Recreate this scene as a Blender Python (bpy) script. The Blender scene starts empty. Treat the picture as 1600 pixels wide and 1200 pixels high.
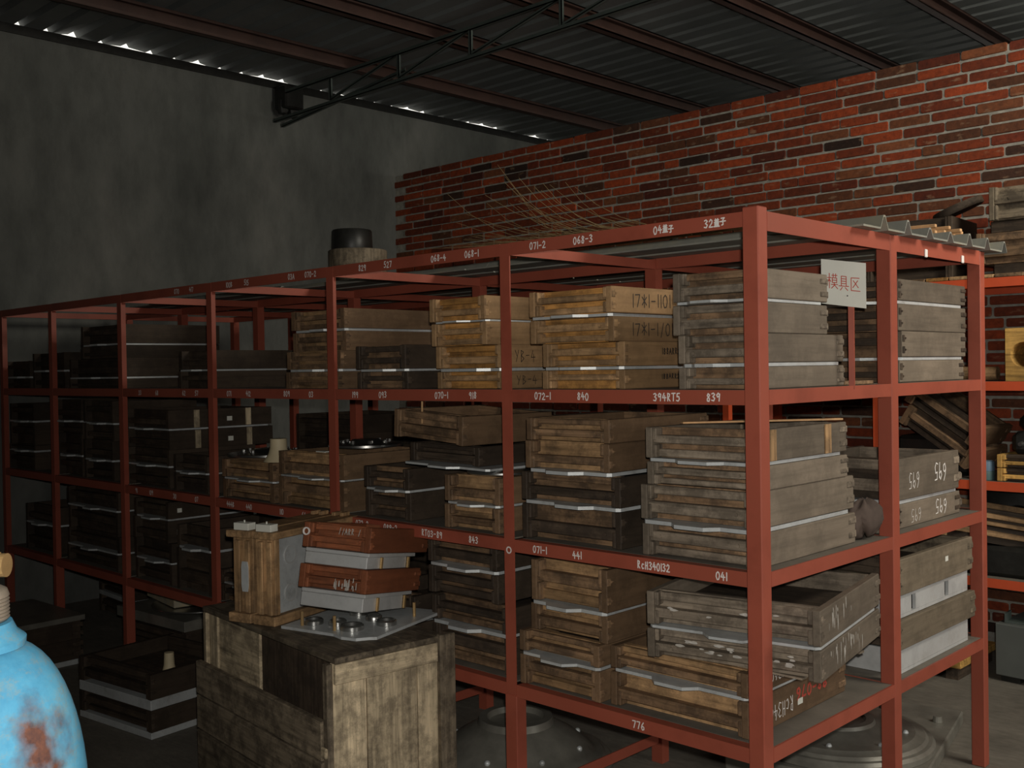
import bpy, bmesh, math, random
from mathutils import Vector, Matrix
random.seed(7)
S = bpy.context.scene
COL = S.collection
PI = math.pi

# ------------------------------------------------------------------ camera, world, lights, exposure
CAM = (1.5069, -2.5337, 1.5704)
YAW, PITCH, ROLL, FPX = 0.76910, -0.0141, 0.0162, 1638.1
cam_d = bpy.data.cameras.new('camera')
cam = bpy.data.objects.new('camera', cam_d)
COL.objects.link(cam)
cam_d.sensor_width = 36.0
cam_d.lens = FPX / 1600.0 * 36.0
cam_d.clip_start = 0.05
cam.matrix_world = (Matrix.Translation(CAM) @ Matrix.Rotation(YAW, 4, 'Z') @ Matrix.Rotation(PITCH, 4, 'X')
                    @ Matrix.Rotation(ROLL, 4, 'Y') @ Matrix.Rotation(PI / 2, 4, 'X'))
S.camera = cam
S.view_settings.view_transform = 'Standard'
S.view_settings.look = 'None'
S.view_settings.exposure = 0.0
S.view_settings.gamma = 1.0
S.view_settings.use_curve_mapping = False

world = bpy.data.worlds.new('overcast_sky')
S.world = world
world.use_nodes = True
bg = world.node_tree.nodes['Background']
bg.inputs[0].default_value = (1.0, 0.97, 0.88, 1)
bg.inputs[1].default_value = 1.3


def area(name, loc, target, sx, sy, power, color):
    d = bpy.data.lights.new(name, 'AREA')
    d.shape = 'RECTANGLE'
    d.size, d.size_y, d.energy, d.color = sx, sy, power, color
    o = bpy.data.objects.new(name, d)
    COL.objects.link(o)
    o.location = loc
    o.rotation_euler = (Vector(target) - Vector(loc)).to_track_quat('-Z', 'Y').to_euler()
    return o


# daylight coming in high on the right through the roof opening and the big doorway, and the camera's own flash
area('daylight_from_high_opening', (2.05, 1.7, 3.3), (-1.0, 3.3, 3.1), 1.3, 0.8, 78, (1.0, 0.93, 0.80))
area('daylight_from_doorway', (3.5, 1.05, 1.65), (-.8, 1.05, 1.1), 1.7, 2.2, 40, (1.0, 0.97, 0.9))
fl_d = bpy.data.lights.new('camera_flash', 'SPOT')
fl_d.energy, fl_d.color, fl_d.spot_size, fl_d.spot_blend, fl_d.shadow_soft_size = 190, (1.0, 0.95, 0.88), math.radians(104), 1.0, 0.02
fl = bpy.data.objects.new('camera_flash', fl_d)
COL.objects.link(fl)
fl.location = (CAM[0] + 0.03, CAM[1] + 0.01, CAM[2] + 0.075)
fl.rotation_euler = (Vector((-0.25, 0.0, 1.22)) - fl.location).to_track_quat('-Z', 'Y').to_euler()


# ------------------------------------------------------------------ materials
def mat(name):
    m = bpy.data.materials.new(name)
    m.use_nodes = True
    nt = m.node_tree
    b = nt.nodes['Principled BSDF']
    return m, nt, b


def N(nt, t, **kw):
    n = nt.nodes.new(t)
    for k, v in kw.items():
        setattr(n, k, v)
    return n


def coords(nt, scale=(1, 1, 1), rand=True):
    tc = N(nt, 'ShaderNodeTexCoord')
    mp = N(nt, 'ShaderNodeMapping')
    mp.inputs['Scale'].default_value = scale
    nt.links.new(tc.outputs['Object'], mp.inputs['Vector'])
    if rand:
        oi = N(nt, 'ShaderNodeObjectInfo')
        mu = N(nt, 'ShaderNodeMath', operation='MULTIPLY')
        mu.inputs[1].default_value = 37.0
        nt.links.new(oi.outputs['Random'], mu.inputs[0])
        cb = N(nt, 'ShaderNodeCombineXYZ')
        for i in range(3):
            nt.links.new(mu.outputs[0], cb.inputs[i])
        nt.links.new(cb.outputs[0], mp.inputs['Location'])
    return mp.outputs[0]


def noise(nt, vec, scale, detail=4, rough=0.6):
    n = N(nt, 'ShaderNodeTexNoise')
    n.inputs['Scale'].default_value = scale
    n.inputs['Detail'].default_value = detail
    n.inputs['Roughness'].default_value = rough
    nt.links.new(vec, n.inputs['Vector'])
    return n.outputs['Fac']


def ramp(nt, fac, stops):
    r = N(nt, 'ShaderNodeValToRGB')
    el = r.color_ramp.elements
    while len(el) < len(stops):
        el.new(0.5)
    for e, (p, c) in zip(el, stops):
        e.position = p
        e.color = (c[0], c[1], c[2], 1)
    nt.links.new(fac, r.inputs['Fac'])
    return r.outputs['Color']


def mixc(nt, fac, a, b, mode='MIX'):
    m = N(nt, 'ShaderNodeMix', data_type='RGBA', blend_type=mode)
    if isinstance(fac, (int, float)):
        m.inputs[0].default_value = fac
    else:
        nt.links.new(fac, m.inputs[0])
    for idx, x in ((6, a), (7, b)):
        if isinstance(x, tuple):
            m.inputs[idx].default_value = (x[0], x[1], x[2], 1)
        else:
            nt.links.new(x, m.inputs[idx])
    return m.outputs[2]


def bump(nt, b, h, strength, dist=0.01):
    n = N(nt, 'ShaderNodeBump')
    n.inputs['Strength'].default_value = strength
    n.inputs['Distance'].default_value = dist
    nt.links.new(h, n.inputs['Height'])
    nt.links.new(n.outputs[0], b.inputs['Normal'])


def k(c, f):
    return (c[0] * f, c[1] * f, c[2] * f)


def wood(name, base, axis, dirt=(0.032, 0.024, 0.018), amount=0.5, rough=0.72, soft=False):
    m, nt, b = mat(name)
    sc = {'x': (1.5, 22, 22), 'y': (22, 1.5, 22), 'z': (22, 22, 1.5)}[axis]
    v = coords(nt, sc)
    g = noise(nt, v, 2.6, 5, 0.65)
    c = ramp(nt, g, [(0.25, k(base, 0.72)), (0.5, base), (0.75, k(base, 1.18))] if soft else [(0.25, k(base, 0.38)), (0.5, base), (0.75, k(base, 1.55))])
    v2 = coords(nt, (1, 1, 1))
    d = noise(nt, v2, 5.0 if soft else 11.0, 7, 0.75)
    dm = N(nt, 'ShaderNodeMapRange')
    dm.inputs['From Min'].default_value = 0.44
    dm.inputs['From Max'].default_value = 0.58
    dm.inputs['To Max'].default_value = amount
    nt.links.new(d, dm.inputs['Value'])
    c2 = mixc(nt, dm.outputs[0], c, dirt)
    oi = N(nt, 'ShaderNodeObjectInfo')
    vr = N(nt, 'ShaderNodeMapRange')
    vr.inputs['To Min'].default_value = 0.72
    vr.inputs['To Max'].default_value = 1.25
    nt.links.new(oi.outputs['Random'], vr.inputs['Value'])
    cb = N(nt, 'ShaderNodeCombineColor')
    for i in range(3):
        nt.links.new(vr.outputs[0], cb.inputs[i])
    c3 = mixc(nt, 1.0, c2, cb.outputs[0], 'MULTIPLY')
    nt.links.new(c3, b.inputs['Base Color'])
    b.inputs['Roughness'].default_value = rough
    b.inputs['Specular IOR Level'].default_value = 0.3
    bump(nt, b, g, 0.15 if soft else 0.35, 0.004)
    return m


TINT = {
    'grey': ((0.225, 0.182, 0.135), 0.5),
    'tan': ((0.40, 0.245, 0.120), 0.45),
    'brown': ((0.235, 0.145, 0.080), 0.6),
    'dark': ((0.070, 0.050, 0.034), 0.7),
    'mahogany': ((0.26, 0.085, 0.036), 0.3),
    'orange': ((0.52, 0.26, 0.075), 0.45),
    'pale': ((0.58, 0.47, 0.31), 0.5),
    'drab': ((0.20, 0.16, 0.11), 0.6),
    'yellow': ((0.62, 0.36, 0.10), 0.2),
}
W = {}
for t, (c, a) in TINT.items():
    for ax in 'xyz':
        W[t, ax] = wood('wood_%s_%s' % (t, ax), c, ax, amount=a)
    W[t, 'side'] = wood('wood_%s_side' % t, k(c, .84), 'y', amount=a * .9, soft=True, dirt=k(c, .42))


def simple(name, base, rough=0.6, metal=0.0, var=0.35, nscale=9.0, spec=0.5, bmp=0.15, dirt=None, dirt_amt=0.5, rand=True):
    m, nt, b = mat(name)
    v = coords(nt, (1, 1, 1), rand)
    n1 = noise(nt, v, nscale, 6, 0.65)
    c = ramp(nt, n1, [(0.3, k(base, 1 - var)), (0.55, base), (0.8, k(base, 1 + var))])
    if dirt:
        n2 = noise(nt, v, nscale * 0.5, 6, 0.75)
        mr = N(nt, 'ShaderNodeMapRange')
        mr.inputs['From Min'].default_value = 0.5
        mr.inputs['From Max'].default_value = 0.68
        mr.inputs['To Max'].default_value = dirt_amt
        nt.links.new(n2, mr.inputs['Value'])
        c = mixc(nt, mr.outputs[0], c, dirt)
    nt.links.new(c, b.inputs['Base Color'])
    b.inputs['Roughness'].default_value = rough
    b.inputs['Metallic'].default_value = metal
    b.inputs['Specular IOR Level'].default_value = spec
    if bmp:
        bump(nt, b, n1, bmp, 0.004)
    return m


M = {}
M['red'] = simple('red_oxide_paint', (0.36, 0.085, 0.050), 0.5, var=0.22, nscale=5, dirt=(0.22, 0.06, 0.035), dirt_amt=0.5, bmp=0.05, spec=0.4)
M['red2'] = simple('orange_red_paint', (0.66, 0.10, 0.035), 0.45, var=0.12, nscale=5, bmp=0.04)
M['brown_steel'] = simple('rust_brown_primer', (0.068, 0.034, 0.025), 0.55, var=0.3, nscale=6)
M['green_steel'] = simple('grey_green_paint', (0.075, 0.095, 0.085), 0.55, var=0.25, nscale=6)
M['alu'] = simple('dull_aluminium', (0.62, 0.65, 0.65), 0.42, metal=0.25, var=0.22, nscale=14, dirt=(0.16, 0.15, 0.13), dirt_amt=0.55, bmp=0.1)
M['alu_bright'] = simple('cast_aluminium', (0.58, 0.59, 0.58), 0.5, metal=0.25, var=0.2, nscale=12, dirt=(0.2, 0.18, 0.15), dirt_amt=0.4, bmp=0.1)
M['disc'] = simple('machined_metal', (0.5, 0.5, 0.48), 0.28, metal=0.95, var=0.15, nscale=10, dirt=(0.15, 0.14, 0.12), dirt_amt=0.5, bmp=0.03)
M['iron'] = simple('dusty_cast_iron', (0.24, 0.23, 0.195), 0.42, metal=0.3, var=0.3, nscale=9, bmp=0.15)
M['black_iron'] = simple('black_oily_iron', (0.03, 0.03, 0.027), 0.42, metal=0.3, var=0.4, nscale=12, bmp=0.3)
M['white'] = simple('white_chalk_paint', (0.82, 0.78, 0.74), 0.8, var=0.08, bmp=0)
M['plaster_mark'] = simple('grey_white_spill', (0.50, 0.47, 0.42), 0.8, var=0.3, nscale=60, bmp=0)
M['ink'] = simple('black_ink', (0.035, 0.025, 0.018), 0.7, var=0.1, bmp=0)
M['red_ink'] = simple('red_marker', (0.50, 0.07, 0.045), 0.7, var=0.1, bmp=0)
M['paper'] = simple('off_white_card', (0.74, 0.74, 0.66), 0.8, var=0.06, nscale=8, bmp=0)
M['deck'] = simple('dusty_shelf_sheet', (0.17, 0.15, 0.12), 0.75, var=0.3, nscale=7)
M['fibre'] = simple('grey_fibre_sheet', (0.26, 0.26, 0.225), 0.7, var=0.25, nscale=8, dirt=(0.30, 0.25, 0.12), dirt_amt=0.35)
M['straw'] = simple('dry_straw', (0.30, 0.21, 0.10), 0.7, var=0.4, nscale=30, bmp=0)
M['kindling'] = simple('pale_sticks', (0.62, 0.36, 0.17), 0.7, var=0.25, nscale=25)
M['grey_paint'] = simple('grey_cabinet_paint', (0.125, 0.135, 0.125), 0.5, var=0.12, nscale=5)
M['teal'] = simple('dull_teal_paint', (0.10, 0.17, 0.17), 0.5, var=0.2, nscale=6)
M['blue_tin'] = simple('pale_blue_tin', (0.14, 0.22, 0.30), 0.4, var=0.3, nscale=6)
M['cloth'] = simple('oily_brown_rag', (0.10, 0.07, 0.055), 0.9, var=0.4, nscale=9)
M['brass'] = simple('tarnished_brass', (0.55, 0.36, 0.16), 0.38, metal=0.6, var=0.25, nscale=22, dirt=(0.3, 0.22, 0.13), dirt_amt=0.4)
M['thread'] = simple('grey_threaded_steel', (0.33, 0.28, 0.22), 0.5, metal=0.4, var=0.25, nscale=25)
M['cone'] = simple('pale_turned_wood', (0.62, 0.52, 0.33), 0.6, var=0.12, nscale=9)
M['carton'] = simple('yellowed_carton', (0.40, 0.36, 0.26), 0.8, var=0.25, nscale=12, dirt=(0.42, 0.25, 0.05), dirt_amt=0.6)
M['slot_shade'] = simple('painted_slot_shade', (0.02, 0.03, 0.03), 0.6, var=0.1, bmp=0)  # near-black colour standing in for shade inside the frame slots

# grey cement plaster wall
m, nt, b = mat('grey_cement_render')
v = coords(nt, (1, 1, 0.45), False)
n1 = noise(nt, v, 1.6, 8, 0.6)
n2 = noise(nt, v, 6.5, 6, 0.7)
c1 = ramp(nt, n1, [(0.3, (0.10, 0.106, 0.098)), (0.55, (0.160, 0.166, 0.152)), (0.75, (0.215, 0.216, 0.195))])
c2 = ramp(nt, n2, [(0.3, (0.5, 0.5, 0.5)), (0.6, (1, 1, 1))])
nt.links.new(mixc(nt, 0.55, c1, c2, 'MULTIPLY'), b.inputs['Base Color'])
b.inputs['Roughness'].default_value = 0.95
bump(nt, b, n2, 0.3, 0.01)
M['render'] = m

# roof sheet
M['roof'] = simple('grey_roof_sheet', (0.19, 0.205, 0.20), 0.6, var=0.25, nscale=1.5, rand=False)

# concrete floor
m, nt, b = mat('dusty_concrete_floor')
v = coords(nt, (1, 1, 1), False)
n1 = noise(nt, v, 2.2, 9, 0.7)
n2 = noise(nt, coords(nt, (3.0, 9.0, 1), False), 4.0, 8, 0.8)
c1 = ramp(nt, n1, [(0.3, (0.13, 0.115, 0.092)), (0.55, (0.20, 0.18, 0.145)), (0.75, (0.27, 0.24, 0.19))])
c2 = ramp(nt, n2, [(0.35, (0.62, 0.62, 0.62)), (0.6, (1, 1, 1)), (0.72, (1.35, 1.33, 1.25))])
nt.links.new(mixc(nt, 0.8, c1, c2, 'MULTIPLY'), b.inputs['Base Color'])
b.inputs['Roughness'].default_value = 0.85
bump(nt, b, n2, 0.35, 0.01)
M['floor'] = m

# bricks: the colour of every brick is stored on the brick itself
m, nt, b = mat('fired_clay_bricks')
at = N(nt, 'ShaderNodeAttribute', attribute_name='brick_colour')
v = coords(nt, (1, 1, 1), False)
n1 = noise(nt, v, 26.0, 6, 0.7)
c = ramp(nt, n1, [(0.3, (0.55, 0.55, 0.55)), (0.55, (1, 1, 1)), (0.75, (1.3, 1.3, 1.25))])
n3 = noise(nt, coords(nt, (6, 1, 14), False), 2.0, 4, 0.5)
mr = N(nt, 'ShaderNodeMapRange')
mr.inputs['From Min'].default_value = 0.60
mr.inputs['From Max'].default_value = 0.72
mr.inputs['To Max'].default_value = 0.45
nt.links.new(n3, mr.inputs['Value'])
cc = mixc(nt, mr.outputs[0], mixc(nt, 1.0, at.outputs['Color'], c, 'MULTIPLY'), (0.42, 0.27, 0.16))
nt.links.new(cc, b.inputs['Base Color'])
b.inputs['Roughness'].default_value = 0.8
bump(nt, b, n1, 0.4, 0.006)
M['brick'] = m
M['mortar'] = simple('grey_mortar', (0.34, 0.325, 0.28), 0.95, var=0.35, nscale=20, bmp=0.6, rand=False)

# old blue paint with rust and chalky scuffs
m, nt, b = mat('worn_blue_cylinder_paint')
v = coords(nt, (1, 1, 1), False)
n1 = noise(nt, v, 9.0, 8, 0.7)
base = ramp(nt, n1, [(0.3, (0.05, 0.24, 0.41)), (0.55, (0.10, 0.36, 0.54)), (0.75, (0.19, 0.44, 0.57))])
n2 = noise(nt, coords(nt, (1, 1, 2.0), False), 22.0, 9, 0.85)
mr = N(nt, 'ShaderNodeMapRange')
mr.inputs['From Min'].default_value = 0.50
mr.inputs['From Max'].default_value = 0.66
mr.inputs['To Max'].default_value = 0.8
nt.links.new(n2, mr.inputs['Value'])
base = mixc(nt, mr.outputs[0], base, (0.24, 0.29, 0.26))
# one big rust patch with a shape of its own
tc = N(nt, 'ShaderNodeTexCoord')
vm = N(nt, 'ShaderNodeVectorMath', operation='DISTANCE')
wp = N(nt, 'ShaderNodeVectorMath', operation='ADD')
nz = N(nt, 'ShaderNodeTexNoise')
nz.inputs['Scale'].default_value = 28.0
nz.inputs['Detail'].default_value = 6
nt.links.new(tc.outputs['Object'], nz.inputs['Vector'])
vs = N(nt, 'ShaderNodeVectorMath', operation='SCALE')
vs.inputs['Scale'].default_value = 0.07
nt.links.new(nz.outputs['Color'], vs.inputs[0])
nt.links.new(tc.outputs['Object'], wp.inputs[0])
nt.links.new(vs.outputs[0], wp.inputs[1])
nt.links.new(wp.outputs[0], vm.inputs[0])
RUST_NODE = vm
mr = N(nt, 'ShaderNodeMapRange')
mr.inputs['From Min'].default_value = 0.048
mr.inputs['From Max'].default_value = 0.026
mr.inputs['To Max'].default_value = 0.95
nt.links.new(vm.outputs['Value'], mr.inputs['Value'])
n4 = noise(nt, v, 60.0, 5, 0.7)
rust = ramp(nt, n4, [(0.35, (0.06, 0.018, 0.008)), (0.65, (0.17, 0.055, 0.02))])
base = mixc(nt, mr.outputs[0], base, rust)
nt.links.new(base, b.inputs['Base Color'])
b.inputs['Roughness'].default_value = 0.55
b.inputs['Specular IOR Level'].default_value = 0.3
bump(nt, b, n2, 0.2, 0.002)
M['blue'] = m


# ------------------------------------------------------------------ mesh helpers
def BM():
    return bmesh.new()


def bx(bm, x0, x1, y0, y1, z0, z1, bev=0.0, rot=None):
    """box with optionally chamfered edges; rot = (angle, axis) about its centre"""
    r = bmesh.ops.create_cube(bm, size=1.0)
    vs = r['verts']
    c = Vector(((x0 + x1) / 2, (y0 + y1) / 2, (z0 + z1) / 2))
    for v in vs:
        v.co = Vector((v.co.x * (x1 - x0), v.co.y * (y1 - y0), v.co.z * (z1 - z0)))
    if rot:
        bmesh.ops.rotate(bm, verts=vs, cent=(0, 0, 0), matrix=Matrix.Rotation(rot[0], 3, rot[1]))
    for v in vs:
        v.co += c
    if bev:
        ed = list({e for v in vs for e in v.link_edges})
        bmesh.ops.bevel(bm, geom=ed, offset=bev, segments=1, affect='EDGES', clamp_overlap=True)
    return bm


def prism(bm, pts, z0, z1, plane='xy'):
    """extrude outline pts between z0..z1 along the axis normal to plane"""
    def P(a, b_, c_):
        return {'xy': (a, b_, c_), 'xz': (a, c_, b_), 'yz': (c_, a, b_)}[plane]
    lo = [bm.verts.new(P(a, b_, z0)) for a, b_ in pts]
    hi = [bm.verts.new(P(a, b_, z1)) for a, b_ in pts]
    n = len(pts)
    fs = [bm.faces.new(lo[::-1]), bm.faces.new(hi)]
    for i in range(n):
        fs.append(bm.faces.new((lo[i], lo[(i + 1) % n], hi[(i + 1) % n], hi[i])))
    bmesh.ops.recalc_face_normals(bm, faces=fs)
    return bm


def lathe(bm, prof, seg=32, cx=0.0, cy=0.0, cz=0.0):
    rings = []
    for r, z in prof:
        if r < 1e-5:
            rings.append([bm.verts.new((cx, cy, cz + z))])
        else:
            rings.append([bm.verts.new((cx + r * math.cos(2 * PI * i / seg), cy + r * math.sin(2 * PI * i / seg), cz + z)) for i in range(seg)])
    fs = []
    for a, b_ in zip(rings, rings[1:]):
        for i in range(seg):
            j = (i + 1) % seg
            if len(a) == 1 and len(b_) == 1:
                continue
            if len(a) == 1:
                fs.append(bm.faces.new((a[0], b_[j], b_[i])))
            elif len(b_) == 1:
                fs.append(bm.faces.new((a[i], a[j], b_[0])))
            else:
                fs.append(bm.faces.new((a[i], a[j], b_[j], b_[i])))
    bmesh.ops.recalc_face_normals(bm, faces=fs)
    return bm


def tube(bm, p0, p1, r, seg=10, r1=None):
    p0, p1 = Vector(p0), Vector(p1)
    r1 = r if r1 is None else r1
    q = (p1 - p0).to_track_quat('Z', 'Y')
    A, B = [], []
    for i in range(seg):
        a = 2 * PI * i / seg
        d = q @ Vector((math.cos(a), math.sin(a), 0))
        A.append(bm.verts.new(p0 + d * r))
        B.append(bm.verts.new(p1 + d * r1))
    fs = [bm.faces.new(A[::-1]), bm.faces.new(B)]
    for i in range(seg):
        j = (i + 1) % seg
        fs.append(bm.faces.new((A[i], A[j], B[j], B[i])))
    bmesh.ops.recalc_face_normals(bm, faces=fs)
    return bm


def xform(bm, mtx):
    bm.transform(mtx)
    return bm


def smooth(bm, ang=40):
    for f in bm.faces:
        f.smooth = True
    for e in bm.edges:
        if len(e.link_faces) == 2 and e.calc_face_angle(0) > math.radians(ang):
            e.smooth = False
    return bm


def obj(name, bm, material, parent=None, label=None, cat=None, group=None, kind=None, loc=None):
    me = bpy.data.meshes.new(name)
    bm.to_mesh(me)
    bm.free()
    me.materials.append(material)
    o = bpy.data.objects.new(name, me)
    COL.objects.link(o)
    if parent is not None:
        o.parent = parent
    tag(o, label, cat, group, kind)
    if loc is not None:
        o.location = loc
    return o


def tag(o, label=None, cat=None, group=None, kind=None):
    if label:
        o['label'] = label
    if cat:
        o['category'] = cat
    if group:
        o['group'] = group
    if kind:
        o['kind'] = kind
    return o


def thing(name, label, cat, loc, rot=(0, 0, 0), group=None):
    o = bpy.data.objects.new(name, None)
    o.empty_display_size = 0.1
    COL.objects.link(o)
    o.location = loc
    o.rotation_euler = rot
    return tag(o, label, cat, group)


# ------------------------------------------------------------------ hand lettering as brush strokes
G = {
    '0': [[(.5, 1), (.15, .8), (.05, .4), (.3, 0), (.65, .05), (.85, .5), (.75, .85), (.45, 1)]],
    '1': [[(.45, 1), (.45, 0)]],
    '2': [[(.1, .75), (.4, 1), (.75, .85), (.7, .55), (.05, .05), (.9, .05)]],
    '3': [[(.1, .9), (.5, 1), (.8, .8), (.35, .55), (.8, .35), (.55, .02), (.05, .1)]],
    '4': [[(.45, 1), (.05, .4), (.95, .42)], [(.6, .7), (.6, 0)]],
    '5': [[(.85, 1), (.25, .97), (.2, .55), (.65, .6), (.8, .25), (.5, 0), (.05, .08)]],
    '6': [[(.65, 1), (.25, .65), (.1, .3), (.35, 0), (.75, .1), (.75, .4), (.45, .5), (.15, .35)]],
    '7': [[(.05, .92), (.85, .95), (.4, 0)]],
    '8': [[(.75, .85), (.4, 1), (.2, .75), (.75, .35), (.6, .02), (.2, .08), (.2, .35), (.8, .8)]],
    '9': [[(.8, .75), (.45, 1), (.1, .75), (.3, .5), (.75, .65), (.8, .9), (.65, 0)]],
    '-': [[(.1, .5), (.8, .52)]],
    '/': [[(.8, 1.05), (.3, -.1)]],
    'R': [[(.2, 0), (.2, 1), (.7, .9), (.6, .55), (.2, .5), (.8, 0)]],
    'T': [[(.05, .97), (.95, 1)], [(.5, 1), (.45, 0)]],
    'C': [[(.8, .6), (.4, .65), (.2, .3), (.45, 0), (.8, .1)]],
    'H': [[(.2, .95), (.15, 0)], [(.75, 1), (.75, 0)], [(.15, .5), (.75, .5)]],
    'Y': [[(.1, 1), (.45, .5)], [(.85, 1), (.3, 0)]],
    'A': [[(.05, 0), (.5, 1), (.9, 0)], [(.2, .4), (.75, .4)]],
    'B': [[(.2, 0), (.2, 1), (.7, .85), (.25, .55), (.8, .3), (.2, 0)]],
    ' ': [],
    '*': [[(.1, .8), (.9, .2)], [(.9, .8), (.1, .2)], [(.5, 1), (.5, 0)]],
    'g': [[(.3, 1), (.42, .88)], [(.75, 1), (.6, .88)], [(.15, .84), (.9, .86)], [(.25, .7), (.8, .72)], [(.1, .56), (.95, .58)], [(.5, .86), (.5, .56)],
          [(.2, .42), (.2, .08)], [(.2, .42), (.85, .42), (.85, .08)], [(.42, .42), (.42, .08)], [(.64, .42), (.64, .08)], [(.0, .05), (1.05, .05)]],
    'z': [[(.2, .9), (.8, .92), (.5, .65), (.55, .1), (.3, .05)], [(.0, .5), (1.0, .52)]],
    'm': [[(.0, .7), (.4, .72)], [(.2, 1), (.2, 0)], [(.2, .65), (.0, .35)], [(.2, .6), (.36, .45)], [(.45, .88), (1.0, .9)], [(.6, 1), (.6, .78)],
          [(.85, 1), (.85, .78)], [(.5, .72), (.5, .4)], [(.5, .72), (.95, .72), (.95, .4)], [(.5, .56), (.95, .56)], [(.5, .4), (.95, .4)],
          [(.4, .26), (1.05, .28)], [(.72, .4), (.68, .2), (.42, 0)], [(.72, .24), (1.05, 0)]],
    'j': [[(.25, .95), (.25, .3)], [(.25, .95), (.75, .95), (.75, .3)], [(.25, .78), (.75, .78)], [(.25, .62), (.75, .62)], [(.25, .46), (.75, .46)],
          [(.0, .28), (1.0, .3)], [(.35, .2), (.15, 0)], [(.65, .2), (.9, .02)]],
    'q': [[(.9, .92), (.08, .9), (.08, .05), (.98, .05)], [(.75, .75), (.25, .25)], [(.3, .72), (.8, .28)]],
    'x': [[(.1, .75), (.85, .8)], [(.2, .55), (.75, .5)], [(.5, .95), (.45, .1)], [(.1, .2), (.9, .25)]],
}


def lettering(text, h, wd, lw, seed=0):
    """flat painted strokes in the local xz plane facing -y, starting at x=0"""
    rnd = random.Random(seed + len(text) * 7)
    bm = BM()
    x = 0.0
    dy = 0.0
    for ch in text:
        cw = wd * (0.45 if ch == '1' else 1.25 if ch in 'gzmjq' else 1.0)
        jz = rnd.uniform(-.06, .06) * h
        for line in G.get(ch, []):
            pts = [Vector((x + a * cw * .85, 0, c_ * h + jz)) for a, c_ in line]
            for p, q in zip(pts, pts[1:]):
                d = q - p
                if d.length < 1e-6:
                    continue
                d.normalize()
                n_ = Vector((-d.z, 0, d.x))
                e = lw * 0.5
                dy -= 0.000012
                ring = [p + n_ * e, p + n_ * e * .5 - d * e * .85, p - n_ * e * .5 - d * e * .85, p - n_ * e,
                        q - n_ * e, q - n_ * e * .5 + d * e * .85, q + n_ * e * .5 + d * e * .85, q + n_ * e]
                f = bm.faces.new([bm.verts.new((r.x, dy, r.z)) for r in ring])
                f.normal_update()
                if f.normal.y > 0:
                    f.normal_flip()
        x += cw
    return bm, x


def write_on_front(name, text, xc, y, zc, h, wd, lw, material, parent, seed=0, flip=False, label=None):
    bm, L = lettering(text, h, wd, lw, seed)
    bmesh.ops.translate(bm, verts=bm.verts, vec=(-L / 2, 0, -h / 2))
    if flip:
        bmesh.ops.rotate(bm, verts=bm.verts, cent=(0, 0, 0), matrix=Matrix.Rotation(PI, 3, 'Y'))
    bmesh.ops.translate(bm, verts=bm.verts, vec=(xc, y - .0006, zc))
    return obj(name, bm, material, parent, label)


def write_on_side(name, text, x, yc, zc, h, wd, lw, material, parent, seed=0, flip=False, label=None):
    bm, L = lettering(text, h, wd, lw, seed)
    bmesh.ops.translate(bm, verts=bm.verts, vec=(-L / 2, 0, -h / 2))
    if flip:
        bmesh.ops.rotate(bm, verts=bm.verts, cent=(0, 0, 0), matrix=Matrix.Rotation(PI, 3, 'Y'))
    bmesh.ops.rotate(bm, verts=bm.verts, cent=(0, 0, 0), matrix=Matrix.Rotation(PI / 2, 3, 'Z'))
    bmesh.ops.translate(bm, verts=bm.verts, vec=(x + .0006, yc, zc))
    return obj(name, bm, material, parent, label)


# ------------------------------------------------------------------ the room
XW, YB, HB, ZR = -5.75, 3.5, 3.315, 3.93
bm = BM(); bx(bm, XW - .24, 4.84, -7.24, 10.2, -.12, 0.0)
obj('floor', bm, M['floor'], kind='structure')
bm = BM(); bx(bm, XW - .24, XW, -7.0, 10.0, 0.0, 3.865)
obj('wall_left', bm, M['render'], kind='structure')
bm = BM(); bx(bm, XW - .24, 4.84, -7.24, -7.0, 0.0, 3.9)
obj('wall_front', bm, M['render'], kind='structure')
bm = BM(); bx(bm, 4.6, 4.84, -7.0, 10.0, 0.0, 3.9)
obj('wall_right', bm, M['render'], kind='structure')
bm = BM(); bx(bm, XW - .24, 4.84, 10.0, 10.2, 0.0, 2.8)
obj('wall_far', bm, M['render'], kind='structure')  # unseen wall added to cut sky light, open above its top

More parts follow.
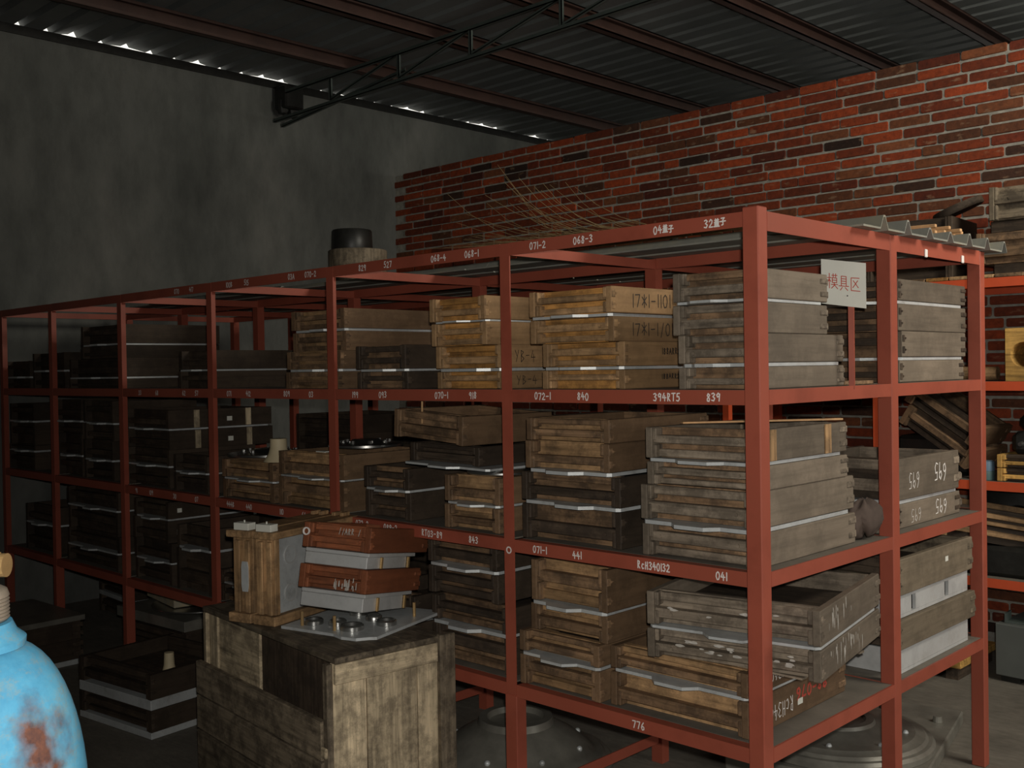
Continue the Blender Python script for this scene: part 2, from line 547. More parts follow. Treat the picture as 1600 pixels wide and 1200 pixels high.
# brick partition: every brick laid in stretcher bond, with raked mortar behind
bm = BM()
cl = bm.loops.layers.color.new('brick_colour')
rnd = random.Random(3)
C_H = 0.0628
rows = int(HB / C_H)
xr = 3.0
for r in range(rows + 1):
    z1 = HB - r * C_H
    z0 = z1 - 0.0525
    if z0 < 0:
        break
    x = XW + (0 if r % 2 else 0.125) + rnd.uniform(-.02, .02)
    wob = rnd.uniform(-.0015, .0015)
    while x < xr:
        L = 0.24 + rnd.uniform(-.008, .006)
        if rnd.random() < 0.05:
            L = 0.115
        y = YB + rnd.uniform(-.004, .006)
        t = rnd.random()
        if t < .60:
            c = (0.54, 0.225, 0.098)
        elif t < .80:
            c = (0.43, 0.17, 0.078)
        elif t < .95:
            c = (0.44, 0.25, 0.145)
        else:
            c = (0.25, 0.15, 0.10)
        f_ = rnd.uniform(.72, 1.2)
        c = (c[0] * f_, c[1] * f_, c[2] * f_, 1)
        r_ = .006
        xa, xb, za, zb = x, x + L, z0 + wob + rnd.uniform(-.002, .002), z1 + wob + rnd.uniform(-.002, .002)
        dz = rnd.uniform(-.002, .002)
        o_ = [(xa + r_ * 1.3, za), (xb - r_ * 1.3, za + dz), (xb, za + r_ + dz), (xb, zb - r_ + dz), (xb - r_ * 1.3, zb + dz), (xa + r_ * 1.3, zb), (xa, zb - r_), (xa, za + r_)]
        cxm, czm = (xa + xb) / 2, (za + zb) / 2
        A = [bm.verts.new((cxm + (p[0] - cxm) * .985, y, czm + (p[1] - czm) * .9)) for p in o_]
        B = [bm.verts.new((p[0], y + .006, p[1])) for p in o_]
        D = [bm.verts.new((p[0], YB + .035, p[1])) for p in o_]
        fs = [bm.faces.new(A)]
        for R1, R2 in ((A, B), (B, D)):
            for i in range(8):
                fs.append(bm.faces.new((R1[i], R2[i], R2[(i + 1) % 8], R1[(i + 1) % 8])))
        for f in fs:
            for lp in f.loops:
                lp[cl] = c
        x += L + 0.0095 + rnd.uniform(-.002, .003)
bmesh.ops.recalc_face_normals(bm, faces=bm.faces)
wb = obj('wall_back', bm, M['brick'], kind='structure')
bm = BM(); bx(bm, XW, 4.6, YB + .0075, YB + .24, 0.0, HB - .012)
mb_ = obj('trim_1', bm, M['mortar'], kind='structure')

# corrugated roof, sheets run along x, with odd gaps at the eaves over the grey wall
def corr_profile(y0, y1, pitch, h, crest=.03, seed=0, jit=0.0):
    rnd_ = random.Random(seed)
    y, pts = y0, []
    while y < y1:
        hh = h * (1 + rnd_.uniform(-jit, jit))
        pts += [(y, 0), (y + pitch - crest * 2.2, 0), (y + pitch - crest * 1.35, hh), (y + pitch - crest * .85, hh)]
        y += pitch
    pts.append((y, 0))
    return pts


def corr_sheet(bm, x0, x1, y0, y1, pitch, h, z, th, crest=.03, seed=0, jit=0.0, lift=None, nx=1):
    prof = corr_profile(y0, y1, pitch, h, crest, seed, jit)
    cols = []
    for i in range(nx + 1):
        x = x0 + (x1 - x0) * i / nx
        top, bot = [], []
        for (y, dz) in prof:
            l = lift(x, y) if lift else 0
            bot.append(bm.verts.new((x, y, z + dz + l)))
            top.append(bm.verts.new((x, y, z + dz + th + l)))
        cols.append((top, bot))
    n_ = len(prof)
    for (t0, b0), (t1, b1) in zip(cols, cols[1:]):
        for j in range(n_ - 1):
            bm.faces.new((t0[j], t0[j + 1], t1[j + 1], t1[j]))
            bm.faces.new((b0[j], b1[j], b1[j + 1], b0[j + 1]))
    for (t, b_) in (cols[0], cols[-1]):
        for j in range(n_ - 1):
            bm.faces.new((t[j], b_[j], b_[j + 1], t[j + 1]))
    for (t0, b0), (t1, b1) in zip(cols, cols[1:]):
        bm.faces.new((t0[0], t1[0], b1[0], b0[0]))
        bm.faces.new((t0[-1], b0[-1], b1[-1], t1[-1]))
    bmesh.ops.recalc_face_normals(bm, faces=bm.faces)
    return bm


def eave_lift(x, y):
    if x > -5.0:
        return 0
    g = 0
    for c_, w_ in ((1.05, .16), (1.62, .10), (2.25, .22), (0.62, .05), (3.72, .16), (4.65, .2), (2.95, .05), (5.4, .12)):
        g = max(g, .028 * max(0, 1 - abs(y - c_) / (w_ * 1.4)) ** .5)
    return g * (-5.0 - x) / .85


bm = BM()
corr_sheet(bm, XW - .05, 4.9, -7.3, 10.0, 0.19, 0.042, ZR, .002, .028, 5, .25, eave_lift, 17)
obj('ceiling', bm, M['roof'], kind='structure')
bm = BM(); bx(bm, XW - .03, XW + .012, -7.0, 10.0, 3.866, 3.926)
obj('trim_2', bm, M['black_iron'], kind='structure')

# purlins: rust brown channels
n = 0
ORD = ['first', 'second', 'third', 'fourth', 'fifth', 'sixth', 'seventh', 'eighth', 'ninth', 'tenth']
for x in (-4.82, -3.86, -2.95, -2.08, -1.24, -0.35, 0.55, 1.45):
    bm = BM()
    bx(bm, x - .03, x - .022, -7, 10, ZR - .105, ZR - .001)
    bx(bm, x - .03, x + .035, -7, 10, ZR - .009, ZR - .001)
    bx(bm, x - .03, x + .035, -7, 10, ZR - .105, ZR - .097)
    bx(bm, x + .027, x + .035, -7, 10, ZR - .105, ZR - .085)
    bx(bm, x + .027, x + .035, -7, 10, ZR - .02, ZR - .001)
    obj('roof_purlin', bm, M['brown_steel'], label='rust-brown steel roof purlin, %s counted from the grey cement wall' % ORD[n],
        cat='roof beam', group='purlins under the corrugated roof')
    n += 1

# lattice truss under the purlins
yt = 2.25
tr = thing('roof_truss', 'grey-green lattice steel truss under the roof beside the brick wall', 'truss', (XW + .1, yt, 3.6))
def bar(name, a, c_, r=.02):
    bm = BM()
    p0, p1 = Vector(a) - tr.location, Vector(c_) - tr.location
    d = (p1 - p0)
    q = d.to_track_quat('X', 'Z').to_matrix().to_4x4()
    bx(bm, 0, d.length, -r, r, -r, -r + .006)
    bx(bm, 0, d.length, -r, -r + .006, -r, r)
    xform(bm, Matrix.Translation(p0) @ q)
    obj(name, bm, M['green_steel'], tr)
xs = [-5.60, -4.98, -4.18, -3.45, -2.66, -1.9, -1.1, -.3, .5, 1.3]
zt = [3.80] * 10
zb_ = [3.63] * 10
bar('top_chord', (xs[0], yt, 3.80), (xs[-1], yt, 3.80), .013)
bar('bottom_chord', (XW + .02, yt, 3.60), (xs[-1], yt, 3.64), .013)
bar('bottom_chord', (XW + .02, yt + .07, 3.57), (xs[2], yt + .07, 3.70), .012)
for i, x in enumerate(xs[1:-1]):
    bar('web_bar', (x, yt, 3.63), (x, yt, 3.80), .011)
    bar('web_bar', (x, yt, 3.63), (xs[i + 2], yt, 3.80), .009)
bm = BM()
bx(bm, -.11, .16, -.12, .16, -.05, .25, .02)
lathe(bm, [(0, -.12), (.06, -.1), (.085, -.03), (.085, .06), (0, .08)], 14, 0, -.06, 0)
lathe(bm, [(0, -.15), (.07, -.12), (.09, -.03), (.085, .06), (0, .08)], 14, 0, .09, 0)
xform(bm, Matrix.Translation((XW + .10, yt + .06, 3.71)) @ Matrix.Scale(.62, 4))
obj('cable_bundle', bm, M['black_iron'], label='dark lumpy bundle where the truss meets the grey wall', cat='bundle')


# ------------------------------------------------------------------ the red shelf rack
Z1, Z2, Z3, Z4 = 1.9955, 1.5019, 0.9955, 0.5037
PX = [0.0, -.972, -1.961, -2.903, -3.816, -4.700, -5.458]
Y1, Y2 = 0.826, 1.661
rack = thing('storage_rack', 'long red-painted angle-steel storage rack with white numbers on its beams', 'rack', (0, 0, 0))
AW, AT = .045, .005


def angle_post(x, y, z0, z1, sx, sy, w=AW):
    """vertical L section, corner at (x, y), legs running sx along x and sy along y"""
    bm = BM()
    bx(bm, min(x, x + sx * w), max(x, x + sx * w), min(y, y + sy * AT), max(y, y + sy * AT), z0, z1)
    bx(bm, min(x, x + sx * AT), max(x, x + sx * AT), min(y + sy * AT, y + sy * w), max(y + sy * AT, y + sy * w), z0, z1)
    return bm


TOP = 1.9945
# the stout corner post
bm = BM(); bx(bm, -.050, 0, -.002, .048, 0, TOP + .013, .003)
obj('post', bm, M['red'], rack)
for i, x in enumerate(PX[1:]):
    w = .045
    bm = angle_post(x - w / 2, 0, Z4 - .04, TOP, 1, 1, w)
    obj('post', bm, M['red'], rack)
    w = .05 if i == 0 else .038
    bm = BM(); bx(bm, x - w / 2 - .002, x + w / 2 + .002, -.003, .045, 0, Z4 - .038, .002)
    obj('leg', bm, M['red'], rack)
for yy, sy in ((Y1, 1), (Y2, -1)):
    for i, x in enumerate(PX):
        if i == 0:
            bm = BM()
            if yy == Y1:
                bx(bm, -.050, 0.001, Y1, Y1 + .05, 0, TOP, .003)
            else:
                bx(bm, -.050, 0.001, Y2 - .045, Y2, 0, TOP, .003)
        else:
            bm = BM(); bx(bm, x - .03, x + .02, yy - .0, yy + .045, 0, TOP)
        obj('post', bm, M['red'], rack)
beams = {}
BH = .042
for lv, z in enumerate((Z1, Z2, Z3, Z4)):
    xs_ = PX
    for i in range(6):
        xa, xb = xs_[i + 1] + .0235, xs_[i] - (.0505 if i == 0 else .0235)
        bm = BM()
        bx(bm, xa, xb, .001, .006, z - BH, z)
        bx(bm, xa, xb, .006, .040, z - .006, z - .001)
        beams[lv, i] = obj('beam', bm, M['red'], rack)
        for yy in (Y1, Y2):
            bm = BM()
            bx(bm, xa, xb, yy + .002, yy + .008, z - BH, z)
            obj('beam', bm, M['red'], rack)
    # end frames: beams along y
    for (ya, yb) in ((.049, Y1 - .001), (Y1 + .051, Y2 - .046)):
        bm = BM()
        bx(bm, -.006, -.001, ya, yb, z - BH - (.012 if lv == 0 else 0), z)
        bx(bm, -.040, -.006, ya, yb, z - .006, z - .001)
        beams['end', lv, ya < .1] = obj('beam', bm, M['red'], rack)
    for x in PX[1:]:
        bm = BM()
        bx(bm, x + .018, x + .0225, .006, Y1, z - BH, z - .007)
        obj('cross_beam', bm, M['red'], rack)
        bm = BM()
        bx(bm, x + .018, x + .0225, Y1 + .05, Y2, z - BH, z - .007)
        obj('cross_beam', bm, M['red'], rack)
for x in PX[1:3]:
    bm = BM(); bx(bm, x + .0, x + .005, .045, Y1, .08, .12)
    obj('cross_beam', bm, M['red'], rack)
# shelf sheets
for z in (Z2, Z3, Z4):
    for i in range(6):
        for ya, yb in ((.041, Y1 - .003), (Y1 + .012, Y2 - .004)):
            bm = BM(); bx(bm, PX[i + 1] + .026, PX[i] - .009, ya, yb, z - .0055, z - .0005)
            obj('shelf_panel', bm, M['deck'], rack)

# white hand-painted numbers on the beams
NUM = {
    0: [('071-2', -.818), ('068-3', -.624), ('04gz', -.315), ('32gz', -.138), ('829', -1.745), ('527', -1.589), ('068-4', -1.303), ('068-1', -1.13),
        ('03A', -2.228), ('070-2', -2.09), ('100B', -2.72), ('515', -2.576), ('070', -3.2), ('417', -3.06)],
    1: [('072-1', -.806), ('840', -.634), ('394RT5', -.312), ('839', -.150), ('199', -1.804), ('093', -1.633), ('070-1', -1.299), ('918', -1.136),
        ('809', -2.278), ('03', -2.101), ('071', -2.739), ('412', -2.578), ('33', -3.60), ('68', -3.42), ('62', -3.15), ('57', -3.03)],
    2: [('071-1', -.829), ('441', -.668), ('RCH340132', -.369), ('041', -.131), ('072-2', -1.775), ('089-2', -1.601), ('RT03-89', -1.364), ('843', -1.145),
        ('444B', -2.746), ('440', -2.591), ('110', -2.333), ('64', -2.168), ('91', -3.66), ('109', -3.5), ('30', -3.26), ('07', -3.05)],
    3: [('776', -.433)],
}
for lv, z in enumerate((Z1, Z2, Z3, Z4)):
    for s_, x in NUM[lv]:
        bay = max(i for i in range(6) if x < PX[i])
        wd = .0165 if s_ != 'RCH340132' else .0145
        write_on_front('painted_number', s_, x, .001, z - BH / 2, .0225, wd, .0036, M['white'], beams[lv, bay], seed=int(-x * 100))
bm = BM()
lathe(bm, [(.008, 0), (.0125, 0), (.0125, .001), (.008, .001)], 18)
bmesh.ops.rotate(bm, verts=bm.verts, cent=(0, 0, 0), matrix=Matrix.Rotation(PI / 2, 3, 'X'))
xform(bm, Matrix.Translation((PX[1], -.0005, .958)))
obj('white_ring_mark', bm, M['white'], rack)
# two weld tabs on the far end beam
for y in (1.1, 1.43):
    bm = BM(); bx(bm, -.001, .004, y, y + .02, Z1 - .058, Z1 - .03, .002)
    obj('weld_tab', bm, M['white'], rack)


# ------------------------------------------------------------------ mould boxes and pattern plates
WHAT = {'grey': 'weathered grey', 'tan': 'tan', 'brown': 'brown', 'dark': 'dark sooty', 'mahogany': 'reddish-brown', 'orange': 'orange-brown',
        'pale': 'pale', 'drab': 'drab', 'yellow': 'yellow'}


def mould_box(name, label, loc, w, d, h, tint, seed, rot=(0, 0, 0), detail=2, group='wooden mould boxes', front=None, inner=None):
    """open wooden half mould: two side boards, recessed end panels, battens across the ends, joint blocks and pegs"""
    rnd_ = random.Random(seed)
    t = thing(name, label, 'mould box', loc, rot, group)
    st = .024 if h > .05 else .018
    bv = .0025 if detail > 1 else 0
    hw = w / 2
    fr = W[tint, 'y']
    up = rnd_.random() < .5
    front_t = inner or tint
    sid_t = tint
    rec = .040 if w > .2 else .03
    sides = {}
    for s in (-1, 1):
        bm = BM()
        bx(bm, s * hw - (st if s > 0 else 0), s * hw + (0 if s > 0 else st), 0, d, 0.0006, h - .0006, bv)
        sides[s] = obj('side_board', bm, W[tint, 'side'], t)
    tint = front or tint
    a, b_ = -hw + st + .0005, hw - st - .0005
    bm = BM(); bx(bm, a, b_, rec, rec + .018, .001, h - .001)
    obj('end_panel', bm, W[front_t, 'x'], t)
    bm = BM(); bx(bm, a, b_, d - .045, d - .027, .001, h - .001)
    obj('end_panel', bm, W[tint, 'x'], t)
    bm = BM(); bx(bm, a, b_, rec + .019, d - .046, h * .28, h * .28 + .012)
    obj('base_board', bm, W['dark', 'x'], t)
    # battens over the recessed front panel
    bh = h * rnd_.uniform(.24, .32)
    zc = h * (.36 if up else .62)
    bm = BM()
    bx(bm, a, b_, rec - .034, rec - .0005, zc - bh / 2, zc + bh / 2, bv)
    if detail > 1:
        for q in (a + w * .1, b_ - w * .1):
            tube(bm, (q, rec - .0375, zc), (q, rec - .033, zc), .006, 8)
    obj('batten', bm, W[tint, 'x'], t)
    if detail > 0 and rnd_.random() < .85:
        z_ = h * (.84 if up else .17)
        th_ = h * .24
        bm = BM(); bx(bm, a, b_, rec - .020, rec - .0005, max(.002, z_ - th_ / 2), min(h - .002, z_ + th_ / 2), bv)
        obj('batten', bm, W[front_t if rnd_.random() < .5 else tint, 'x'], t)
    if detail > 0:
        # end-grain joint blocks at the two front corners, dovetail notches on the visible side
        for s in (-1, 1):
            x_ = s * (hw - st)
            for q in ((.0, .46), (.56, 1.0)):
                bm = BM()
                bx(bm, min(x_, x_ - s * .014), max(x_, x_ - s * .014), .002, rec - .001, h * q[0] + .002, h * q[1] - .002, bv)
                obj('corner_block', bm, W[tint, 'z'], t)
        bm = BM()
        for q in (.28, .72) if h > .07 else (.5,):
            bx(bm, hw - .001, hw + .0025, .002, .018, h * q - .012, h * q + .012, .001)
            prism(bm, [(.0185, h * q + .004), (.030, h * q + .001), (.0185, h * q - .004)], hw - .001, hw + .004, 'yz')
            obj('dovetail_peg', bm, W[tint, 'y'], sides[1])
            bm = BM()
        bm.free()
        # tenons of the back panel through the side boards
        for q in (.28, .74):
            bm = BM()
            bx(bm, hw - st - .012, hw + .004, d - .046, d - .0, h * q - h * .09, h * q + h * .09, bv)
            bx(bm, hw - st - .012, hw - .004, d - .02, d + .016, h * q - h * .12, h * q + h * .12, bv)
            obj('tenon', bm, W[tint, 'x'], t)
    t['_side'] = sides[1].name
    return t


def plate_outline(w, d, lug=True, lw=.11, lp=.034, sh=0.0):
    hw = w / 2
    c_ = .012
    pts = [(-hw + c_, 0)]
    if lug:
        pts += [(sh - lw / 2 - .025, 0), (sh - lw / 2 + .01, -lp), (sh + lw / 2 - .01, -lp), (sh + lw / 2 + .025, 0)]
    pts += [(hw - c_, 0), (hw, c_), (hw, d - c_), (hw - c_, d)]
    if lug:
        pts += [(sh + lw / 2, d), (sh + lw / 2 - .02, d + lp * .7), (sh - lw / 2 + .02, d + lp * .7), (sh - lw / 2, d)]
    pts += [(-hw + c_, d), (-hw, d - c_), (-hw, c_)]
    return pts


def pattern_plate(label, loc, w, d, h, rot=(0, 0, 0), group='metal pattern plates', sh=0.0, material=None):
    bm = BM()
    prism(bm, plate_outline(w, d, True, min(.12, w * .33), .036, sh), .0006, max(h - .0006, .003))
    o = obj('pattern_plate', bm, material or M['alu'], None, label, 'metal plate', group)
    o.location = loc
    o.rotation_euler = rot
    return o
UNITS = [
    ('A', 'stack beside the corner post on the upper shelf', -0.305, -0.045, 0.05, 0.53, 'grey', [('b', 1.5019, 0.0648), ('p', 1.5667, 0.0108), ('b', 1.5775, 0.0845)]),
    ('A', '', -0.328, -0.045, 0.06, 0.42, 'grey', [('b', 1.6619, 0.0901), ('p', 1.752, 0.009), ('b', 1.761, 0.0863)]),
    ('B', 'inked stack second from the corner post, upper shelf', -0.866, -0.52, 0.06, 0.5, 'tan', [('b', 1.5019, 0.0624), ('p', 1.5643, 0.0101), ('b', 1.5744, 0.0784)]),
    ('B', '', -0.912, -0.555, 0.05, 0.5, 'tan', [('b', 1.6528, 0.0804), ('p', 1.7332, 0.01), ('b', 1.7433, 0.0843)]),
    ('C', 'stack beside the second post on the upper shelf', -1.399, -1.056, 0.06, 0.5, 'tan', [('b', 1.5019, 0.0626), ('p', 1.5645, 0.0112), ('b', 1.5757, 0.0826)]),
    ('C', '', -1.417, -1.123, 0.06, 0.48, 'tan', [('b', 1.6584, 0.0834), ('p', 1.7417, 0.0068), ('b', 1.7485, 0.0855)]),
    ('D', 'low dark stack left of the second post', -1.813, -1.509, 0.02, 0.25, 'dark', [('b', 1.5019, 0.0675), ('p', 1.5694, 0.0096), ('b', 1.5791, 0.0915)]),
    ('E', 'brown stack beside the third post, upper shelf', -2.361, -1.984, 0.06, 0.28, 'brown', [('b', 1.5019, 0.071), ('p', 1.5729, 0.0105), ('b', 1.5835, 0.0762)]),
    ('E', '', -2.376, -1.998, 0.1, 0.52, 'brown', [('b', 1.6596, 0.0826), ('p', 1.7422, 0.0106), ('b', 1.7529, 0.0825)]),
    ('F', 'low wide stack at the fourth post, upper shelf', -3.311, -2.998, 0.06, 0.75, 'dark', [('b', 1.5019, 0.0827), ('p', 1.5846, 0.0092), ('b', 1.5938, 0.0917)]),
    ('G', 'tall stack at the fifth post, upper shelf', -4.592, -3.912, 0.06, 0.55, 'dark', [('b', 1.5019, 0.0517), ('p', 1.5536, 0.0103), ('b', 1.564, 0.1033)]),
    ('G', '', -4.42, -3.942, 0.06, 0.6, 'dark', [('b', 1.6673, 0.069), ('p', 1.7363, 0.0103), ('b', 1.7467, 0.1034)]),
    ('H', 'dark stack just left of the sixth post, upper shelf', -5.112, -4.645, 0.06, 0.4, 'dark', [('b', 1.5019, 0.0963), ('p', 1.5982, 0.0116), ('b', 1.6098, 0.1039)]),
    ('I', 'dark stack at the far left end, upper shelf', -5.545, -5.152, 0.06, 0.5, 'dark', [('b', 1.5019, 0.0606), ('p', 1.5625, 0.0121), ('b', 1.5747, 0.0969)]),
    ('J', 'tall stack beside the corner post, middle shelf', -0.445, -0.045, 0.04, 0.6, 'grey', [('b', 0.9955, 0.0976), ('p', 1.0931, 0.0126), ('b', 1.1057, 0.1064)]),
    ('J', '', -0.428, -0.045, 0.05, 0.545, 'grey', [('b', 1.2122, 0.0705), ('p', 1.2827, 0.0108), ('b', 1.2936, 0.0939)]),
    ('K', 'stack right of the second post, middle shelf', -0.957, -0.534, 0.05, 0.5, 'dark', [('b', 0.9955, 0.1193), ('p', 1.1148, 0.0121), ('b', 1.1269, 0.0969)]),
    ('K', '', -0.933, -0.573, 0.05, 0.55, 'brown', [('p', 1.2238, 0.0122), ('b', 1.236, 0.0934), ('b', 1.3294, 0.0771)]),
    ('L', 'stack left of the second post, middle shelf', -1.346, -1.065, 0.05, 0.5, 'brown', [('b', 0.9955, 0.0879), ('p', 1.0834, 0.009), ('b', 1.0924, 0.0967)]),
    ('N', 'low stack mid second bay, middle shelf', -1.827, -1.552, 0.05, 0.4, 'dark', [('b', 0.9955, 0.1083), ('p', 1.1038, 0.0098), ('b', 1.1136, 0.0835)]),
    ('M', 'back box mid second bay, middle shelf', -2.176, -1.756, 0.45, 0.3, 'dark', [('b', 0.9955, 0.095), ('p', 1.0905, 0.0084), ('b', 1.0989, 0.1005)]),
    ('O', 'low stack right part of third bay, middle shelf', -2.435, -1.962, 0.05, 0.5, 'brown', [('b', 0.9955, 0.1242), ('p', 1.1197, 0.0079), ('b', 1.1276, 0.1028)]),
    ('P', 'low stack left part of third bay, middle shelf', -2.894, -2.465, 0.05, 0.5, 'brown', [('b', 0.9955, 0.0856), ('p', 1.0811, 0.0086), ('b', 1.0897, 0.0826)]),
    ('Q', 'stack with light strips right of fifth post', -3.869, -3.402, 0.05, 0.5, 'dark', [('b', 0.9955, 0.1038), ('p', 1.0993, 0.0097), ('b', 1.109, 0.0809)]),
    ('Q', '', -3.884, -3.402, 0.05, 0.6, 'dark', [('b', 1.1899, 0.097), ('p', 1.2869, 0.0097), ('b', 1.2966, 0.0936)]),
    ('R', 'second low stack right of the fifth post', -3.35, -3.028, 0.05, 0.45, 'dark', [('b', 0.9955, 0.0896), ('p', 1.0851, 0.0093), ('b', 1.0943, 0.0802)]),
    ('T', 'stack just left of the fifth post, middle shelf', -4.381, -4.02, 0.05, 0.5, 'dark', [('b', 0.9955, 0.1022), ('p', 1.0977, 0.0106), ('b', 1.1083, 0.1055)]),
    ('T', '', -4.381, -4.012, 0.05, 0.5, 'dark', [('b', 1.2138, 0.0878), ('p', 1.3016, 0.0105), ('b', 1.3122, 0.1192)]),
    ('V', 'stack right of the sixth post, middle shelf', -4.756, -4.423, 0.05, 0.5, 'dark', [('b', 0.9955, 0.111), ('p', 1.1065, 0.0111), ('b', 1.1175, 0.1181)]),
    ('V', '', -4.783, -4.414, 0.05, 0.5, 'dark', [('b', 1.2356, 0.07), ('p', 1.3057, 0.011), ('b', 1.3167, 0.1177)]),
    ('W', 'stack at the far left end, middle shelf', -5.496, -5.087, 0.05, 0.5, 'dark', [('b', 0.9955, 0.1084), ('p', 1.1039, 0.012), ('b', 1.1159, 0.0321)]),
    ('W', '', -5.496, -5.107, 0.05, 0.5, 'dark', [('b', 1.148, 0.1401), ('p', 1.2881, 0.012), ('b', 1.3001, 0.1038)]),
    ('R1', 'wide pair beneath the skewed boxes, lower shelf', -0.578, -0.081, 0.05, 0.6, 'brown', [('b', 0.5037, 0.1067), ('p', 0.6104, 0.011), ('b', 0.6215, 0.0716)]),
    ('S1', 'stack right of the second post, lower shelf', -0.962, -0.614, 0.03, 0.3, 'brown', [('b', 0.5037, 0.0997), ('p', 0.6034, 0.0104), ('b', 0.6138, 0.0705)]),
    ('S1', '', -0.931, -0.599, 0.06, 0.5, 'brown', [('b', 0.6843, 0.0908), ('p', 0.775, 0.0124), ('b', 0.7874, 0.1379)]),
    ('T1', 'tall stack left of the second post, lower shelf', -1.431, -1.024, 0.05, 0.45, 'dark', [('b', 0.5037, 0.1306), ('p', 0.6343, 0.0135), ('b', 0.6478, 0.0921)]),
    ('T1', '', -1.468, -1.101, 0.07, 0.45, 'dark', [('b', 0.7399, 0.1029), ('p', 0.8428, 0.0114), ('b', 0.8542, 0.105)]),
    ('U1', 'stack mid second bay, lower shelf', -1.848, -1.533, 0.05, 0.45, 'dark', [('b', 0.5037, 0.1011), ('p', 0.6048, 0.0099), ('b', 0.6147, 0.0985)]),
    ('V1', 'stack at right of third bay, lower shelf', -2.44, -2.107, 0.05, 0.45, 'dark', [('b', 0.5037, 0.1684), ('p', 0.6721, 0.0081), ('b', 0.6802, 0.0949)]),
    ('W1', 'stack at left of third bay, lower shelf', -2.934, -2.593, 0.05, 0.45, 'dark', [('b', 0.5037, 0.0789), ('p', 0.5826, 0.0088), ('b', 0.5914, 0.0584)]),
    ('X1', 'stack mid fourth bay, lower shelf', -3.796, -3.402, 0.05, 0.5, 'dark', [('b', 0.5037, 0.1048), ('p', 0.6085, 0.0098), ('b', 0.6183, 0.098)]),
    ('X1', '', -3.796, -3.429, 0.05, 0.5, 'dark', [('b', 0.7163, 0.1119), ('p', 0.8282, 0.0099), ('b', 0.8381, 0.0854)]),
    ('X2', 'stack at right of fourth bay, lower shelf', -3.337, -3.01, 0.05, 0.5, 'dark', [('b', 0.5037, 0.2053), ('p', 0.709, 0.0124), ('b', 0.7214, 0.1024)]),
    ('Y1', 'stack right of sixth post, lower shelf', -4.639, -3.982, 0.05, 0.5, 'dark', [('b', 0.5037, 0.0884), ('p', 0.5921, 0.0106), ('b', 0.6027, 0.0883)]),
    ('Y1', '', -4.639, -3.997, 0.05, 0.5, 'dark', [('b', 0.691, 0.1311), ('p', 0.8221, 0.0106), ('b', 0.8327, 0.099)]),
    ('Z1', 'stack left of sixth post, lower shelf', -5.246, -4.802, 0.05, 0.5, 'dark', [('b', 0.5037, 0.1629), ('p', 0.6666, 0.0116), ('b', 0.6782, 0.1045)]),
    ('BU', 'stack behind the middle end post, upper shelf', -0.4, -0.05, 1.02, 0.57, 'grey', [('b', 1.5019, 0.0777), ('p', 1.5796, 0.0111), ('b', 1.5907, 0.091)]),
    ('BU', '', -0.4, -0.05, 1.0, 0.6, 'grey', [('b', 1.6817, 0.0944), ('p', 1.776, 0.0111), ('b', 1.7871, 0.0755)]),
    ('BV', 'chalk-numbered stack on the end, middle shelf', -0.4, -0.05, 0.97, 0.55, 'grey', [('b', 0.9955, 0.0842), ('p', 1.0797, 0.0133)]),
]

POSN = {1: ['single'], 2: ['lower', 'upper'], 3: ['bottom', 'middle', 'top'], 4: ['bottom', 'second lowest', 'second highest', 'top'],
        5: ['bottom', 'second lowest', 'middle', 'second highest', 'top']}
stacks = {}
for u in UNITS:
    stacks.setdefault(u[0], []).append(u)
BOX = {}
seed = 10
for sid, us in stacks.items():
    phrase = us[0][1]
    nb = sum(1 for u in us for it in u[7] if it[0] == 'b')
    npl = sum(1 for u in us for it in u[7] if it[0] == 'p')
    ib = ip = 0
    for u in us:
        _, _, x0, x1, y0, d, tint, items = u
        for kind, z, h in items:
            seed += 1
            rr = random.Random(seed)
            jx, jy, jr = rr.uniform(-.006, .006), rr.uniform(-.006, .008), rr.uniform(-.012, .012)
            if x1 > -.06:
                jx, jr = min(jx, 0), 0
            far = x1 < -2.95
            cx = (x0 + x1) / 2 + jx
            w = x1 - x0
            if kind == 'b':
                det = 2 if x1 > -1.9 else (1 if not far else 0)
                t = mould_box('mould_box', '%s mould box, %s in %s' % (WHAT[tint], POSN[nb][ib], phrase), (cx, y0 + jy, z), w, d, h, tint, seed,
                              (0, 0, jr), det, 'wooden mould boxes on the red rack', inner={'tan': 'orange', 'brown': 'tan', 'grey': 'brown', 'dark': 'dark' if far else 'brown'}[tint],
                              front='dark' if sid in ('BU', 'BV') else None)
                BOX[sid, ib] = (t, w, d, h)
                ib += 1
            else:
                pattern_plate('metal plate, %s in %s' % (POSN[npl][ip], phrase), (cx, y0 + .004 + jy, z), w - .012, d - .02, h, (0, 0, jr),
                              'pattern plates on the red rack', rr.uniform(-.03, .03))
                ip += 1

# ink and chalk writing on the side boards
def side_of(sid, i):
    t, w, d, h = BOX[sid, i]
    return bpy.data.objects[t['_side']], w / 2, d, h


for i, s_ in ((3, '17*1-1101'), (2, '17*1-1/01')):
    o, x, d, h = side_of('B', i)
    write_on_side('ink_writing', s_, x, d * .42, h * .5, h * .5, .034, .0038, M['ink'], o, i)
for i in (0, 1):
    o, x, d, h = side_of('B', i)
    write_on_side('ink_writing', '188ARR2', x, d * .50, h * .6, h * .24, .016, .004, M['ink'], o, i)
for i in (0, 1):
    o, x, d, h = side_of('C', i)
    write_on_side('ink_writing', 'YB-4', x, d * .24, h * .5, h * .5, .028, .0028, M['ink'], o, i)
o, x, d, h = side_of('R1', 1)
write_on_side('chalk_writing', 'RCH340132', x, .16, h * .5, .030, .022, .0028, M['white'], o, 3, True)
o, x, d, h = side_of('R1', 0)
write_on_side('chalk_writing', 'RCH340132', x, .155, h * .42, .045, .024, .0028, M['white'], o, 4, True)
write_on_side('red_writing', '98-076', x, .37, h * .62, .034, .034, .007, M['red_ink'], o, 4, True)
